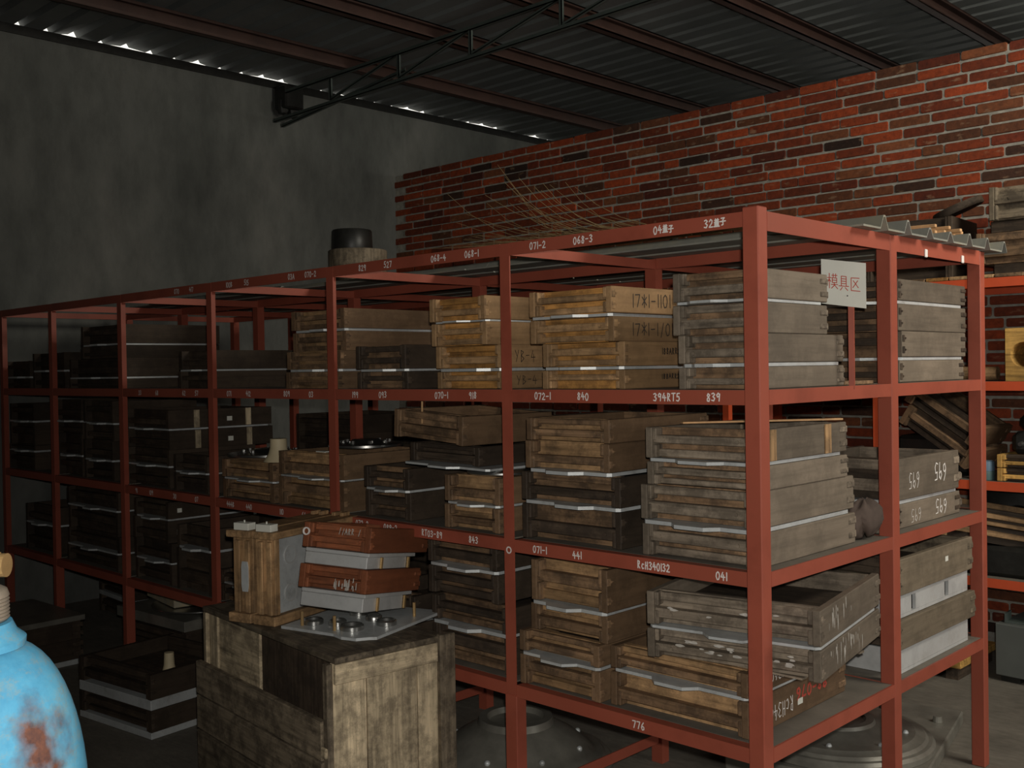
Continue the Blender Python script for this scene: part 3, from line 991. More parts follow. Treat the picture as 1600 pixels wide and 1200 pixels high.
bm = BM(); bx(bm, x, x + .001, .285, .315, h * .3, h * .3 + .018)
obj('paper_label', bm, M['paper'], o)
# pale strips nailed on the side of the tall corner stack on the middle shelf
t, w, d, h = BOX['J', 3]
for y in (.07, .40):
    bm = BM(); bx(bm, w / 2, w / 2 + .006, y, y + .035, .002, h - .002, .001)
    obj('nailed_strip', bm, W['tan', 'z'], bpy.data.objects[t['_side']])
for i in (2, 3):
    t, w, d, h = BOX['Q', i]
    for y in (.14, .44):
        bm = BM(); bx(bm, w / 2, w / 2 + .006, y, y + .03, .002, h - .002)
        obj('nailed_strip', bm, W['pale', 'z'], bpy.data.objects[t['_side']])
    bm = BM(); bx(bm, w / 2, w / 2 + .001, .33, .36, h * .3, h * .55)
    obj('paper_label', bm, M['paper'], bpy.data.objects[t['_side']])
for i in (0, 1, 2, 3):
    t, w, d, h = BOX['X1', i]
    bm = BM(); bx(bm, w / 2, w / 2 + .001, .05, .075, h * .35, h * .6)
    obj('paper_label', bm, M['paper'], bpy.data.objects[t['_side']])

GR = 'wooden mould boxes on the red rack'
GP = 'pattern plates on the red rack'
# two skewed boxes jutting out beyond the corner on the lower shelf
mt = BOX['R1', 1][0]
for nm, z, h, sd in (('lower', .6995, .088, 91), ('upper', .7985, .10, 92)):
    t = mould_box('mould_box', 'white-splashed grey mould box, %s of the skewed pair jutting past the corner post' % nm, (-.135, .042, z), .53, .56, h, 'grey', sd,
                  (math.radians(1.0), 0, math.radians(9.2)), 2, GR, inner='grey')
    sb = bpy.data.objects[t['_side']]
    rr = random.Random(sd)
    bm = BM()
    for q in range(26 if nm == 'lower' else 12):
        y = rr.gauss(.24 if nm == 'lower' else .18, .07)
        zt_ = h * rr.uniform(.5, .98)
        l_ = rr.uniform(.01, .05)
        wd_ = rr.uniform(.001, .004)
        xo = .2651 + .00002 * q
        y = min(max(y, .03), .5)
        vs = [bm.verts.new((xo, y + a * wd_, max(.004, zt_ - b_ * l_))) for a, b_ in ((-1, .1), (-.3, 0), (.8, .15), (1, .6), (.2, 1), (-.6, .8))]
        f = bm.faces.new(vs); f.normal_update()
        if f.normal.x < 0: f.normal_flip()
    obj('plaster_splash', bm, M['plaster_mark'], sb)
    fp = [c for c in t.children if c.name.startswith('batten')][0]
    bm = BM()
    for q in range(22 if nm == 'lower' else 6):
        x = rr.uniform(-.2, .22); z_ = h * rr.uniform(.38, .72); r_ = rr.uniform(.002, .008)
        vs = [bm.verts.new((x + math.cos(a) * r_ * rr.uniform(1, 3.0), .0030 - .00002 * q, z_ + math.sin(a) * r_ * .7)) for a in [j * PI / 4 for j in range(8)]]
        f = bm.faces.new(vs); f.normal_update()
        if f.normal.y > 0: f.normal_flip()
    obj('plaster_splash', bm, M['plaster_mark'], fp)
pattern_plate('splashed metal plate between the skewed pair of boxes jutting past the corner post', (-.135, .044, .7885), .52, .53, .009,
              (math.radians(1.0), 0, math.radians(9.2)), GP)
for y, lb in ((.10, 'front'), (.45, 'rear')):
    bm = BM(); bx(bm, -.40, .06, y, y + .03, .6936, .6994)
    obj('wooden_spacer', bm, W['grey', 'x'], label='%s thin wooden spacer under the skewed pair of boxes' % lb, cat='spacer')

# tilted pair over a silver disc, left of the second post on the middle shelf
zt0 = 1.1895
bm = BM(); lathe(bm, [(0, 0), (.115, 0), (.13, .006), (.13, .012), (.10, .020), (0, .020)], 36); smooth(bm)
obj('metal_disc', bm, M['disc'], None, 'shiny round metal disc under the tilted boxes, middle shelf', 'metal disc', loc=(-1.185, .19, zt0 + .0005))
pattern_plate('metal plate under the tilted boxes left of the second post', (-1.36, .06, 1.2125), .46, .46, .009, (0, math.radians(1.0), 0), GP)
mould_box('mould_box', 'dark wooden mould box, lower of the tilted pair left of the second post', (-1.395, .09, 1.2225), .38, .45, .072, 'dark', 55, (0, math.radians(1.0), 0), 2, GR, inner='dark')
mould_box('mould_box', 'brown wooden mould box sloping down to the right, upper of the tilted pair', (-1.43, .04, 1.3075), .40, .46, .108, 'brown', 57, (0, math.radians(3.3), math.radians(-2)), 2, GR, inner='brown')
# a rod standing on it
bm = BM(); tube(bm, (0, 0, 0), (.002, 0, .085), .004, 8)
obj('wooden_dowel', bm, W['tan', 'z'], None, 'short thin dowel standing on the brown sloping box', 'dowel', loc=(-1.50, .08, 1.37))
# white lath lying over the corner stack
zj = 1.3875
bm = BM(); bx(bm, -.52, 0, -.012, .012, 0, .006, .001)
o = obj('wooden_lath', bm, M['kindling'], None, 'thin pale lath lying slantwise on the tall corner stack, middle shelf', 'lath', loc=(-.045, .56, zj + .0065))
o.rotation_euler = (0, 0, math.radians(52))

# end frame boxes: chalk-numbered upper box and the box with peg handles
t = mould_box('mould_box', 'grey open mould box numbered 695 in chalk, topmost of its pair', (-.25, .955, 1.0935), .40, .54, .145, 'grey', 71, (0, 0, math.radians(-1)), 2, GR, inner='dark')
sb = bpy.data.objects[t['_side']]
write_on_side('chalk_number', '695', .20, .37, .075, .062, .036, .0045, M['white'], sb, 1, True)
write_on_side('chalk_number', '695', .20, .15, .065, .055, .030, .0025, M['white'], sb, 2, True)
o, x, d, h = side_of('BV', 0)
write_on_side('chalk_number', '695', x, .37, h * .52, .052, .036, .0038, M['white'], o, 1, True)
write_on_side('chalk_number', '695', x, .15, h * .45, .045, .030, .0018, M['white'], o, 2, True)
for z in (1.135, 1.035):
    bm = BM(); bx(bm, -.12, -.055, 1.492, 1.565, z - .018, z + .014, .006)
    obj('grip_block', bm, W['grey', 'y'], None, '%s projecting wooden grip block behind the chalk-numbered boxes' % ('higher' if z > 1.1 else 'lower'), 'block', 'grip blocks')

# aluminium and wood stack at the end, lower shelf
def window_frame_box(label, z, h, slots, x0=-.38, x1=-.035, y0=.93, d=.62, rz=0.05):
    bm = BM()
    t_ = .012
    w = x1 - x0
    for a in (0, 1):
        bx(bm, w * a - (t_ if a else 0), w * a + (0 if a else t_), 0, d, 0.0006, h * .0 + .012)
    xs_ = [0] + [q for s in slots for q in (s - .018, s + .018)] + [d]
    if slots:
        for a, b2 in zip(xs_[0::2], xs_[1::2]):
            bx(bm, w - t_, w, a, b2, .0126, h - .0126)
        bx(bm, w - t_, w, 0, d, h - .012, h - .0006)
    else:
        bx(bm, w - t_, w, 0, d, .013, h - .0006)
    bx(bm, 0, t_, 0, d, .013, h - .0006)
    bx(bm, t_ + .0005, w - t_ - .0005, 0, t_, .0006, h - .0006)
    bx(bm, t_ + .0005, w - t_ - .0005, d - t_, d, .0006, h - .0006)
    o = obj('metal_mould', bm, M['alu_bright'], None, label, 'metal frame', 'grey metal frames in the end stack')
    o.location = (x0, y0, z)
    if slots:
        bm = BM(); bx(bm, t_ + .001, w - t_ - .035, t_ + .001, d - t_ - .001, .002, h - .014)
        obj('slot_shade_block', bm, M['slot_shade'], o)  # dark block added behind the slots to make them look shaded
    o.rotation_euler = (0, 0, 0)
    return o


window_frame_box('light grey metal frame at the foot of the end stack', .504, .088, [])
mould_box('mould_box', 'grey wooden box between the two metal frames of the end stack', (-.205, .90, .5935), .375, .68, .100, 'drab', 81, (0, 0, 0), 2, GR, inner='dark')
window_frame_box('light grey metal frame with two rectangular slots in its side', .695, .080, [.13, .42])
mould_box('mould_box', 'dark open wooden box with white tag atop the end stack', (-.205, .91, .7765), .365, .66, .125, 'drab', 83, (0, 0, 0), 2, GR, inner='dark')
tb = [o for o in COL.objects if o.name.startswith('side_board')][-1]
bm = BM(); bx(bm, .1826, .1836, .40, .425, .065, .083)
obj('paper_label', bm, M['paper'], tb)
bm = BM(); lathe(bm, [(.145, 0), (.195, 0), (.2, .01), (.2, .03), (.145, .03), (.145, 0)], 40); smooth(bm)
bmesh.ops.rotate(bm, verts=bm.verts, cent=(0, 0, 0), matrix=Matrix.Rotation(math.radians(80), 3, 'X'))
obj('iron_ring', bm, M['iron'], None, 'dull iron ring leaning at the back of the end bay', 'ring', loc=(-.31, 1.60, .703))

# rag between the stacks at the corner
bm = BM()
bmesh.ops.create_uvsphere(bm, u_segments=22, v_segments=14, radius=.075)
rr = random.Random(4)
for v in bm.verts:
    a = math.atan2(v.co.y, v.co.x)
    f_ = 1 + .18 * math.sin(3 * a + 1) + .10 * math.sin(7 * a) + rr.uniform(-.05, .05)
    v.co.x *= f_ * .6; v.co.y *= f_ * 1.18
    v.co.z = v.co.z * .75 + .012 * math.sin(5 * a) - .25 * abs(v.co.y) ** 1.3
zm = min(v.co.z for v in bm.verts)
for v in bm.verts: v.co.z = max(v.co.z - zm, 0.0)
smooth(bm, 70)
obj('rag', bm, M['cloth'], None, 'crumpled dirty brown rag on the middle shelf end', 'rag', loc=(-.06, .745, Z3))
for z, y in ((1.128, .635), (1.045, .64)):
    bm = BM(); bx(bm, -.13, -.075, y, y + .045, z - .018, z + .016, .006)
    obj('grip_block', bm, W['brown', 'y'], None, '%s wooden grip block beside the brown rag' % ('higher' if z > 1.1 else 'lower'), 'block', 'grip blocks')

# low teal machine case seen behind the skewed boxes
t = thing('machine_case', 'dull teal metal case behind the skewed boxes on the lower shelf', 'case', (-.42, .99, Z4))
bm = BM(); bx(bm, -.45, .0, 0, .22, .0006, .115, .004)
obj('case_body', bm, M['alu_bright'], t)
bm = BM(); bx(bm, -.22, -.05, -.004, -.0005, .03, .09, .001)
obj('front_plate', bm, M['teal'], t)

# silver discs with the pale cone on the low stacks of the third bay
for i, (x, y, z, r_, lb) in enumerate(((-2.88, .30, 1.176, .20, 'wide shiny plate with bolt holes left of the pale cone'), (-2.28, .42, 1.2345, .17, 'shiny plate with bolt heads right of the pale cone'))):
    t = thing('metal_flange', lb, 'flange', (x, y, z), group='shiny flanges on the middle shelf')
    bm = BM(); lathe(bm, [(0, 0), (r_, 0), (r_, .010), (r_ * .8, .016), (r_ * .45, .018), (r_ * .36, .030), (0, .030)], 40); smooth(bm)
    obj('flange_disc', bm, M['disc'], t)
    for q in range(8):
        a = q * PI / 4 + .3
        bm = BM(); tube(bm, (r_ * .62 * math.cos(a), r_ * .62 * math.sin(a), .0165), (r_ * .62 * math.cos(a), r_ * .62 * math.sin(a), .028), .012, 8)
        obj('bolt_head', bm, M['disc'], t)
bm = BM(); lathe(bm, [(0, 0), (.068, 0), (.066, .004), (.045, .035), (.038, .06), (.037, .10), (.035, .102), (0, .102)], 32); smooth(bm)
obj('turned_cone', bm, M['cone'], None, 'pale turned wooden cone standing among the shiny flanges', 'cone', 'pale wooden cones', loc=(-2.50, .10, 1.176))
bm = BM(); bx(bm, 0, .06, 0, .04, 0, .004)
obj('paper_slip', bm, M['paper'], None, 'small pale slip on the low stack right of the cone', 'paper', loc=(-2.16, .06, 1.2350))


# ------------------------------------------------------------------ on top of the rack
def lay_sheet(x0, x1, z, sd, label):
    bm = BM()
    corr_sheet(bm, x0, x1, .56, 1.655, .178, .036, 0, .006, .026, sd, .15)
    o = obj('corrugated_sheet', bm, M['fibre'], None, label, 'roofing sheet', 'roofing sheets lying on the rack')
    o.location = (0, 0, z)


lay_sheet(-1.75, .035, Z1 + .001, 2, 'grey corrugated sheet on the rack top at the corner end')
lay_sheet(-3.35, -1.76, Z1 + .002, 4, 'grey corrugated sheet on the rack top under the round cores')
lay_sheet(-4.85, -3.36, Z1 + .002, 6, 'grey corrugated sheet on the rack top toward the grey wall')
# kindling on the sheet
rr = random.Random(12)
for q in range(11):
    y = 1.22 + .032 * q + rr.uniform(-.008, .008)
    L = rr.uniform(.28, .42)
    zz = Z1 + (.066 if q % 3 == 1 else .049)
    bm = BM(); bx(bm, -L, 0, -.009, .009, -.006, .006, .002)
    o = obj('kindling_stick', bm, M['kindling'], None, 'pale split stick, %s from the front on the sheet end' % (ORD + ['eleventh'])[q], 'stick', 'sticks on the corrugated sheet')
    o.location = (.0 - rr.uniform(0, .06), y, zz)
    o.rotation_euler = (0, 0, rr.uniform(-.12, .12))
# bamboo twig broom
t = thing('twig_broom', 'dry bamboo twig broom lying on the rack top behind the painted numbers', 'broom', (-.72, .55, Z1 + .052), (0, 0, math.radians(4)))
bm = BM()
rr = random.Random(21)
for q in range(230):
    p = Vector((rr.uniform(-.15, .40), rr.uniform(-.08, .08), rr.uniform(-.01, .015)))
    a0 = rr.gauss(0, .055)
    rise = max(0, rr.gauss(0.02, .22)) if q % 3 == 0 else rr.uniform(0, .06)
    L = rr.uniform(.55, 1.0)
    r_ = .0024
    d_ = Vector((-1, a0, 0.0))
    for s in range(6):
        d2 = d_ + Vector((0, 0, rise * (s / 3.0) ** 1.6))
        q2 = p + d2.normalized() * L / 6
        d_ += Vector((0, rr.uniform(-.035, .035), rr.uniform(-.02, .02)))
        tube(bm, p, q2, r_, 4, r_ * .82)
        p, r_ = q2, r_ * .82
for v in bm.verts:
    v.co.z = max(v.co.z, -.012)
obj('twigs', bm, M['straw'], t, kind='stuff')
bm = BM()
for q in range(7):
    a = q * PI * 2 / 7
    tube(bm, (.2, .018 * math.cos(a), .012 + .016 * math.sin(a)), (.40, .014 * math.cos(a), .006 + .012 * math.sin(a)), .009, 8)
obj('bound_handle', bm, W['tan', 'x'], t)
# two round core boxes
bm = BM(); lathe(bm, [(0, 0), (.168, 0), (.172, .005), (.172, .235), (.168, .24), (.10, .24), (0, .24)], 40); smooth(bm)
obj('round_core', bm, W['drab', 'z'], None, 'wide ochre round wooden core on the rack top near the grey wall', 'round core', loc=(-3.43, 1.28, Z1 + .045))
bm = BM(); lathe(bm, [(0, 0), (.118, 0), (.122, .01), (.118, .115), (.112, .122), (0, .122)], 40); smooth(bm)
obj('round_core', bm, M['black_iron'], None, 'dark drum stacked on the ochre round core', 'round core', loc=(-3.47, 1.27, Z1 + .2855))
bm = BM(); lathe(bm, [(0, 0), (.055, 0), (.055, .08), (0, .085)], 24); smooth(bm)
obj('wooden_plug', bm, W['orange', 'z'], None, 'small brown round plug left of the twig broom', 'plug', loc=(-1.98, 1.45, Z1 + .05))
bm = BM()
tube(bm, (0, 0, 0), (.06, 0, .05), .014, 8, .02); tube(bm, (.06, 0, .05), (.10, .01, .13), .022, 8, .012)
obj('iron_hook', bm, M['black_iron'], None, 'small black bent iron piece behind the beam number 04', 'hook', loc=(-1.24, 1.25, Z1 + .045))
bm = BM(); bmesh.ops.create_uvsphere(bm, u_segments=18, v_segments=10, radius=.085)
for v in bm.verts: v.co.z = max(v.co.z * .55, 0)
smooth(bm)
obj('clay_lump', bm, M['black_iron'], None, 'dark rounded lump on the far side of the corrugated sheet', 'lump', loc=(-.55, 1.60, Z1 + .045))

# the card sign
t = thing('card_sign', 'off-white card sign with three red hand-written characters', 'sign', (-.090, .525, 1.762), (0, 0, math.radians(14)))
bm = BM(); bx(bm, 0, .136, 0, .0015, 0, .140)
for v in bm.verts:
    v.co.z += -.16 * v.co.x
bd = obj('card', bm, M['paper'], t)
bm, L = lettering('mjq', .046, .028, .0026, 5)
bmesh.ops.translate(bm, verts=bm.verts, vec=(.068 - L / 2 + .004, -.0012, .050))
for v in bm.verts:
    v.co.z += -.16 * v.co.x
obj('red_characters', bm, M['red_ink'], bd)
bm = BM(); tube(bm, (.08, .001, .02), (.08, -.002, .02), .0022, 8)
obj('nail', bm, M['ink'], t)
bm = BM(); bx(bm, -.0085, .0085, .004, .014, -.27, .05)
xform(bm, Matrix.Translation((.088, .004, 0)))
obj('stake', bm, M['red'], t)
bm = BM(); bx(bm, -.33, -.02, .60, .80, 0, .012, .002)
obj('loose_board', bm, W['brown', 'x'], None, 'thin loose board on the upper shelf under the card sign', 'board', loc=(-.03, .0, Z2 + .0005))

# boxes further back, partly seen between the front stacks, added to darken the gaps
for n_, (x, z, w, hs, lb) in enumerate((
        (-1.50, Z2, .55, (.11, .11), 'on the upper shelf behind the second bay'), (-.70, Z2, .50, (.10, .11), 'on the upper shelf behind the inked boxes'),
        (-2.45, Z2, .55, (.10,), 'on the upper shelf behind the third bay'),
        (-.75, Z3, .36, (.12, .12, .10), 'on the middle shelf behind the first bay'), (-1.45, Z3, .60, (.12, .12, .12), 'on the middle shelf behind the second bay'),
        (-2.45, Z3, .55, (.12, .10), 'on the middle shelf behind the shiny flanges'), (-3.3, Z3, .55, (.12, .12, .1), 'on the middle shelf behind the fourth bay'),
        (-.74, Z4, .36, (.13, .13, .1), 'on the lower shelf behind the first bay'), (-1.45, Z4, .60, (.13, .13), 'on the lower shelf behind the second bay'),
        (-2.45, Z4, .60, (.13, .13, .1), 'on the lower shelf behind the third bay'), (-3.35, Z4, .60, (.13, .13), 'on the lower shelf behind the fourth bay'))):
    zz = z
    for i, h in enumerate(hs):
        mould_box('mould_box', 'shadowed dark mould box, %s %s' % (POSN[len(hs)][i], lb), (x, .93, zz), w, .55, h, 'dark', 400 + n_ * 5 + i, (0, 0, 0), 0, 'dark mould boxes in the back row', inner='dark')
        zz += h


# ------------------------------------------------------------------ the wooden chest in front
CZ = .66
chest = thing('wooden_chest', 'large worn wooden chest with an open upper front, in front of the rack', 'chest', (-1.228, -.550, 0), (0, 0, math.radians(-6.2)))
cw, cd = 1.0, .44
bm = BM()
for i in range(3):
    bx(bm, -cw - .01, .012, i * cd / 3 + .001, (i + 1) * cd / 3 - .001, CZ - .02, CZ, .002)
obj('lid', bm, W['drab', 'x'], chest)
for i, (a, b_) in enumerate(((.0, .125), (.127, .325), (.327, .44))):
    bm = BM(); bx(bm, -.022, -.002, a + .001, b_ - .001, 0, CZ - .021, .002)
    obj('side_plank', bm, W['pale', 'z'], chest)
bm = BM(); bx(bm, -.001, .016, .0, .40, CZ - .085, CZ - .021, .002)
for q in (.05, .17, .24, .36):
    tube(bm, (.015, q, CZ - .05), (.018, q, CZ - .05), .004, 6)
obj('side_rail', bm, W['pale', 'y'], chest)
bm = BM(); bx(bm, -.001, .022, .405, .47, 0, CZ + .004, .003)
obj('back_post', bm, W['drab', 'z'], chest)
bm = BM(); bx(bm, -.03, -.001, -.022, .0, 0, CZ - .021, .002)
obj('corner_post', bm, W['drab', 'z'], chest)
bm = BM(); bx(bm, -cw, -cw + .025, -.001, .04, 0, CZ - .021, .002)
obj('corner_post', bm, W['pale', 'z'], chest)
bm = BM(); bx(bm, -cw, -cw + .02, .041, cd, 0, CZ - .021)
obj('side_plank', bm, W['drab', 'z'], chest)
bm = BM(); bx(bm, -cw + .021, -.023, cd - .02, cd, 0, CZ - .021)
obj('back_board', bm, W['drab', 'x'], chest)
bm = BM(); bx(bm, -cw + .026, -cw + .10, .012, .03, .3, CZ - .022, .002)
obj('front_board', bm, W['pale', 'z'], chest)
bm = BM(); bx(bm, -cw + .101, -cw + .44, .02, .034, .25, CZ - .022, .001)
obj('front_board', bm, W['pale', 'x'], chest)
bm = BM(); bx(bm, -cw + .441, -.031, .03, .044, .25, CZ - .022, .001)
obj('front_board', bm, W['dark', 'z'], chest)  # dark board stands in for the shade in the open upper front
for za, zb2 in ((.325, .455), (.19, .322), (.03, .187)):
    bm = BM(); bx(bm, -cw - .01, -.031, -.03, -.006, za, zb2 - .003, .003)
    obj('front_board', bm, W['drab', 'x'], chest)
bm = BM()
for q in (.10, .18, .26, .34):
    bx(bm, -.030, .002, -.034, -.0225, q, q + .035, .004)
obj('dovetail_joint', bm, W['pale', 'x'], chest)

# upright mould pair on the chest, standing on end
up = thing('mould_box', 'tan two-part mould box standing on end on the wooden chest', 'mould box', (-1.815, -.475, CZ + .001), (0, 0, math.radians(15.5)), 'mould boxes on the wooden chest')
for s, nm in ((-1, 'left'), (1, 'right')):
    x0_, x1_ = (-.105, -.008) if s < 0 else (.004, .095)
    bm = BM()
    bx(bm, x0_, x1_, .02, .045, .035, .31, .002)
    bx(bm, x0_ + .018, x0_ + .042, .006, .02, .036, .30, .002)
    bx(bm, x1_ - .03, x1_ - .008, .006, .02, .036, .30, .002)
    obj('end_panel', bm, W['tan', 'z'], up)
    bm = BM(); bx(bm, x0_ - (.016 if s < 0 else 0), x1_ + (.0 if s < 0 else .01), 0, .50, .311, .336, .002)
    obj('side_board', bm, W['tan', 'y'], up)
    bm = BM(); bx(bm, x0_ - (.01 if s < 0 else 0), x1_ + (.0 if s < 0 else .01), 0, .48, .0, .034, .002)
    obj('side_board', bm, W['tan', 'y'], up)
    bm = BM(); bx(bm, (x0_ + x1_) / 2 - .035, (x0_ + x1_) / 2 + .035, .01, .05, .337, .363, .001)
    tube(bm, ((x0_ + x1_) / 2, .03, .363), ((x0_ + x1_) / 2, .03, .372), .003, 6)
    obj('metal_tab', bm, M['paper'], up)
    bm = BM(); bx(bm, x0_, x1_, .455, .47, .035, .31, .002)
    obj('end_panel', bm, W['tan', 'z'], up)
    bm = BM(); bx(bm, (x0_ + x1_) / 2 - .03, (x0_ + x1_) / 2 - .012, .44, .485, .337, .352, .002); bx(bm, (x0_ + x1_) / 2 + .01, (x0_ + x1_) / 2 + .028, .44, .485, .337, .352, .002)
    obj('corner_block', bm, W['tan', 'z'], up)
bm = BM(); bx(bm, .070, .078, .0455, .44, .0345, .3105)
pl = obj('inner_plate', bm, M['alu'], up)
for (y, z) in ((.12, .24), (.12, .10), (.34, .24), (.34, .10)):
    bm = BM(); lathe(bm, [(.028, 0), (.034, 0), (.034, .003), (.028, .003)], 24)
    bmesh.ops.rotate(bm, verts=bm.verts, cent=(0, 0, 0), matrix=Matrix.Rotation(PI / 2, 3, 'Y'))
    xform(bm, Matrix.Translation((.0785, y, z)))
    obj('boss_ring', bm, M['alu_bright'], pl)
bm = BM(); prism(bm, [(-.012, -.055), (.012, -.055), (.016, -.035), (.016, .035), (.012, .055), (-.012, .055), (-.016, .035), (-.016, -.035)], -.004, .0, 'xz')
xform(bm, Matrix.Translation((-.035, .006, .17)))
obj('metal_tag', bm, M['alu'], up)

# leaning stack of red-brown moulds and aluminium frames over a plate with rings
st = thing('pattern_board', 'thin metal board carrying shiny rings, under the red-brown boxes on the chest', 'metal board', (-1.47, -.375, CZ + .001), (0, 0, math.radians(18)))
bm = BM()
prism(bm, [(-.22, 0), (.02, -.02), (.07, -.045), (.13, -.045), (.16, -.015), (.185, .0), (.20, .42), (-.20, .42)], 0, .010)
obj('board', bm, M['alu'], st)
bm2 = None
for i, (x, y, r_) in enumerate(((-.13, .07, .035), (-.04, .09, .032), (.045, .055, .042), (.12, .16, .036), (.04, .20, .03), (-.06, .25, .034))):
    bm = BM(); lathe(bm, [(r_ * .7, .0106), (r_, .0106), (r_, .024), (r_ * .86, .029), (r_ * .7, .029)], 28); smooth(bm)
    xform(bm, Matrix.Translation((x, y, 0)))
    obj('raised_ring', bm, M['disc'], st)
for i, (x, y) in enumerate(((-.15, .03), (.0, .015), (.15, .30), (-.15, .36))):
    bm = BM(); tube(bm, (x, y, .0106), (x, y, .062), .006, 8)
    obj('guide_pin', bm, M['brass'], st)
RX = (math.radians(-9), math.radians(2.5), math.radians(21.5))
RM = Matrix.Translation((-1.467, -.388, .752)) @ Matrix.Rotation(RX[2], 4, 'Z') @ Matrix.Rotation(RX[1], 4, 'Y') @ Matrix.Rotation(RX[0], 4, 'X')


def in_lean(x, y, z):
    return RM @ Vector((x, y, z))


def alu_frame(z, h, label):
    t = thing('metal_mould', label, 'metal frame', in_lean(0, 0, z), RX, 'metal frames between the red-brown boxes')
    bm = BM(); bx(bm, -.125, .125, .01, .30, .0006, h - .0136, .002)
    obj('frame_body', bm, M['alu_bright'], t)
    bm = BM(); bx(bm, -.128, .128, .015, .36, h - .013, h - .0006, .001)
    obj('flange', bm, M['alu_bright'], t)
    for y in (.10, .30):
        bm = BM(); bx(bm, .1255, .133, y, y + .012, .001, h - .014, .001)
        obj('guide_pin', bm, M['brass'], t)


alu_frame(.0, .062, 'aluminium frame under the lower red-brown box on the chest')
a = in_lean(0, 0, .063)
t1 = mould_box('mould_box', 'red-brown wooden mould box streaked white, lower one on the chest', a, .272, .40, .083, 'mahogany', 203, RX, 2, 'mould boxes on the wooden chest', inner='mahogany')
pb = [c for c in t1.children if c.name.startswith('batten')][0]
rr = random.Random(3)
bm = BM()
for q in range(16):
    x = rr.uniform(-.02, .10); z0_ = rr.uniform(.005, .02); l_ = rr.uniform(.01, .035); w_ = rr.uniform(.001, .0035)
    vs = [bm.verts.new((x + s_ * w_, .0032 - q * .00002, z_)) for s_, z_ in ((-1, z0_), (1, z0_), (.6, z0_ + l_), (-.7, z0_ + l_ * .9))]
    f = bm.faces.new(vs); f.normal_update()
    if f.normal.y > 0: f.normal_flip()
obj('chalk_streaks', bm, M['plaster_mark'], pb)
alu_frame(.147, .055, 'aluminium frame between the two red-brown boxes on the chest')
t2 = mould_box('mould_box', 'red-brown wooden mould box with white scrawl, top one on the chest', in_lean(0, 0, .203), .272, .44, .088, 'mahogany', 204, RX, 2, 'mould boxes on the wooden chest', inner='mahogany')
pb = [c for c in t2.children if c.name.startswith('batten')][0]
write_on_front('white_scrawl', '//ARRK/', .05, .0030, .066, .020, .013, .0022, M['plaster_mark'], pb, 5)
bm = BM(); lathe(bm, [(.010, 0), (.014, 0), (.014, .006), (.010, .006)], 20)
bmesh.ops.rotate(bm, verts=bm.verts, cent=(0, 0, 0), matrix=Matrix.Rotation(PI / 2, 3, 'X'))
xform(bm, Matrix.Translation((-.122, -.0005, .055)))
obj('white_ring_mark', bm, M['white'], t2)
for tt in (t1, t2):
    for c in tt.children:
        pass


# ------------------------------------------------------------------ gas cylinder at the left edge
cyl = thing('gas_cylinder', 'worn sky-blue steel gas cylinder with rust patch at the left edge', 'gas cylinder', (.413, -2.176, -.019))
bm = BM()
prof = [(0, 0.0), (.10, 0.0), (.1095, .02), (.1095, 1.16)]
for i in range(1, 13):
    a = i / 12 * PI / 2 * .86
    prof.append((.0535 + (.1095 - .0535) * (math.cos(a) ** .9 - math.cos(PI / 2 * .86) ** .9) / (1 - math.cos(PI / 2 * .86) ** .9), 1.16 + .165 * math.sin(a) / math.sin(PI / 2 * .86)))
prof += [(.0, 1.326)]
lathe(bm, prof, 96); smooth(bm, 50)
obj('cylinder_body', bm, M['blue'], cyl)
bm = BM(); lathe(bm, [(0, 1.3262), (.0545, 1.3262), (.0550, 1.333), (.047, 1.340), (.0425, 1.350), (0, 1.351)], 64); smooth(bm, 35)
obj('neck_collar', bm, M['blue'], cyl)
bm = BM()
pr_ = [(0, 1.3515), (.0385, 1.3515)]
for i in range(6):
    pr_ += [(.0405, 1.3540 + i * .0035), (.0385, 1.3557 + i * .0035)]
pr_ += [(.0405, 1.375), (.0385, 1.381), (.033, 1.384), (0, 1.384)]
lathe(bm, pr_, 64); smooth(bm, 60)
obj('neck_ring', bm, M['thread'], cyl)
RUST_NODE.inputs[1].default_value = (.0, .0, .0)
vd = Vector((CAM[0] - .423, CAM[1] + 2.167, 0)).normalized()
rd = Vector((math.cos(YAW), math.sin(YAW), 0))
rp = vd * .045 + rd * .088
RUST_NODE.inputs[1].default_value = (rp.x + .035, rp.y + .035, 1.252 + .035)
v_ = thing('cylinder_valve', 'tarnished brass valve on top of the blue gas cylinder', 'valve', (.413, -2.176, 1.3658))
bm = BM(); lathe(bm, [(0, 0), (.016, 0), (.014, .05), (.010, .052), (.010, .085), (0, .086)], 20); smooth(bm)
obj('valve_stem', bm, M['brass'], v_)
bm = BM(); tube(bm, Vector((0, 0, .022)), rd * .020 + Vector((0, 0, .022)), .009, 14); tube(bm, rd * .020 + Vector((0, 0, .022)), rd * .034 + Vector((0, 0, .022)), .0135, 6); tube(bm, rd * .0342 + Vector((0, 0, .022)), rd * .043 + Vector((0, 0, .022)), .0115, 20)
obj('outlet_nut', bm, M['brass'], v_)


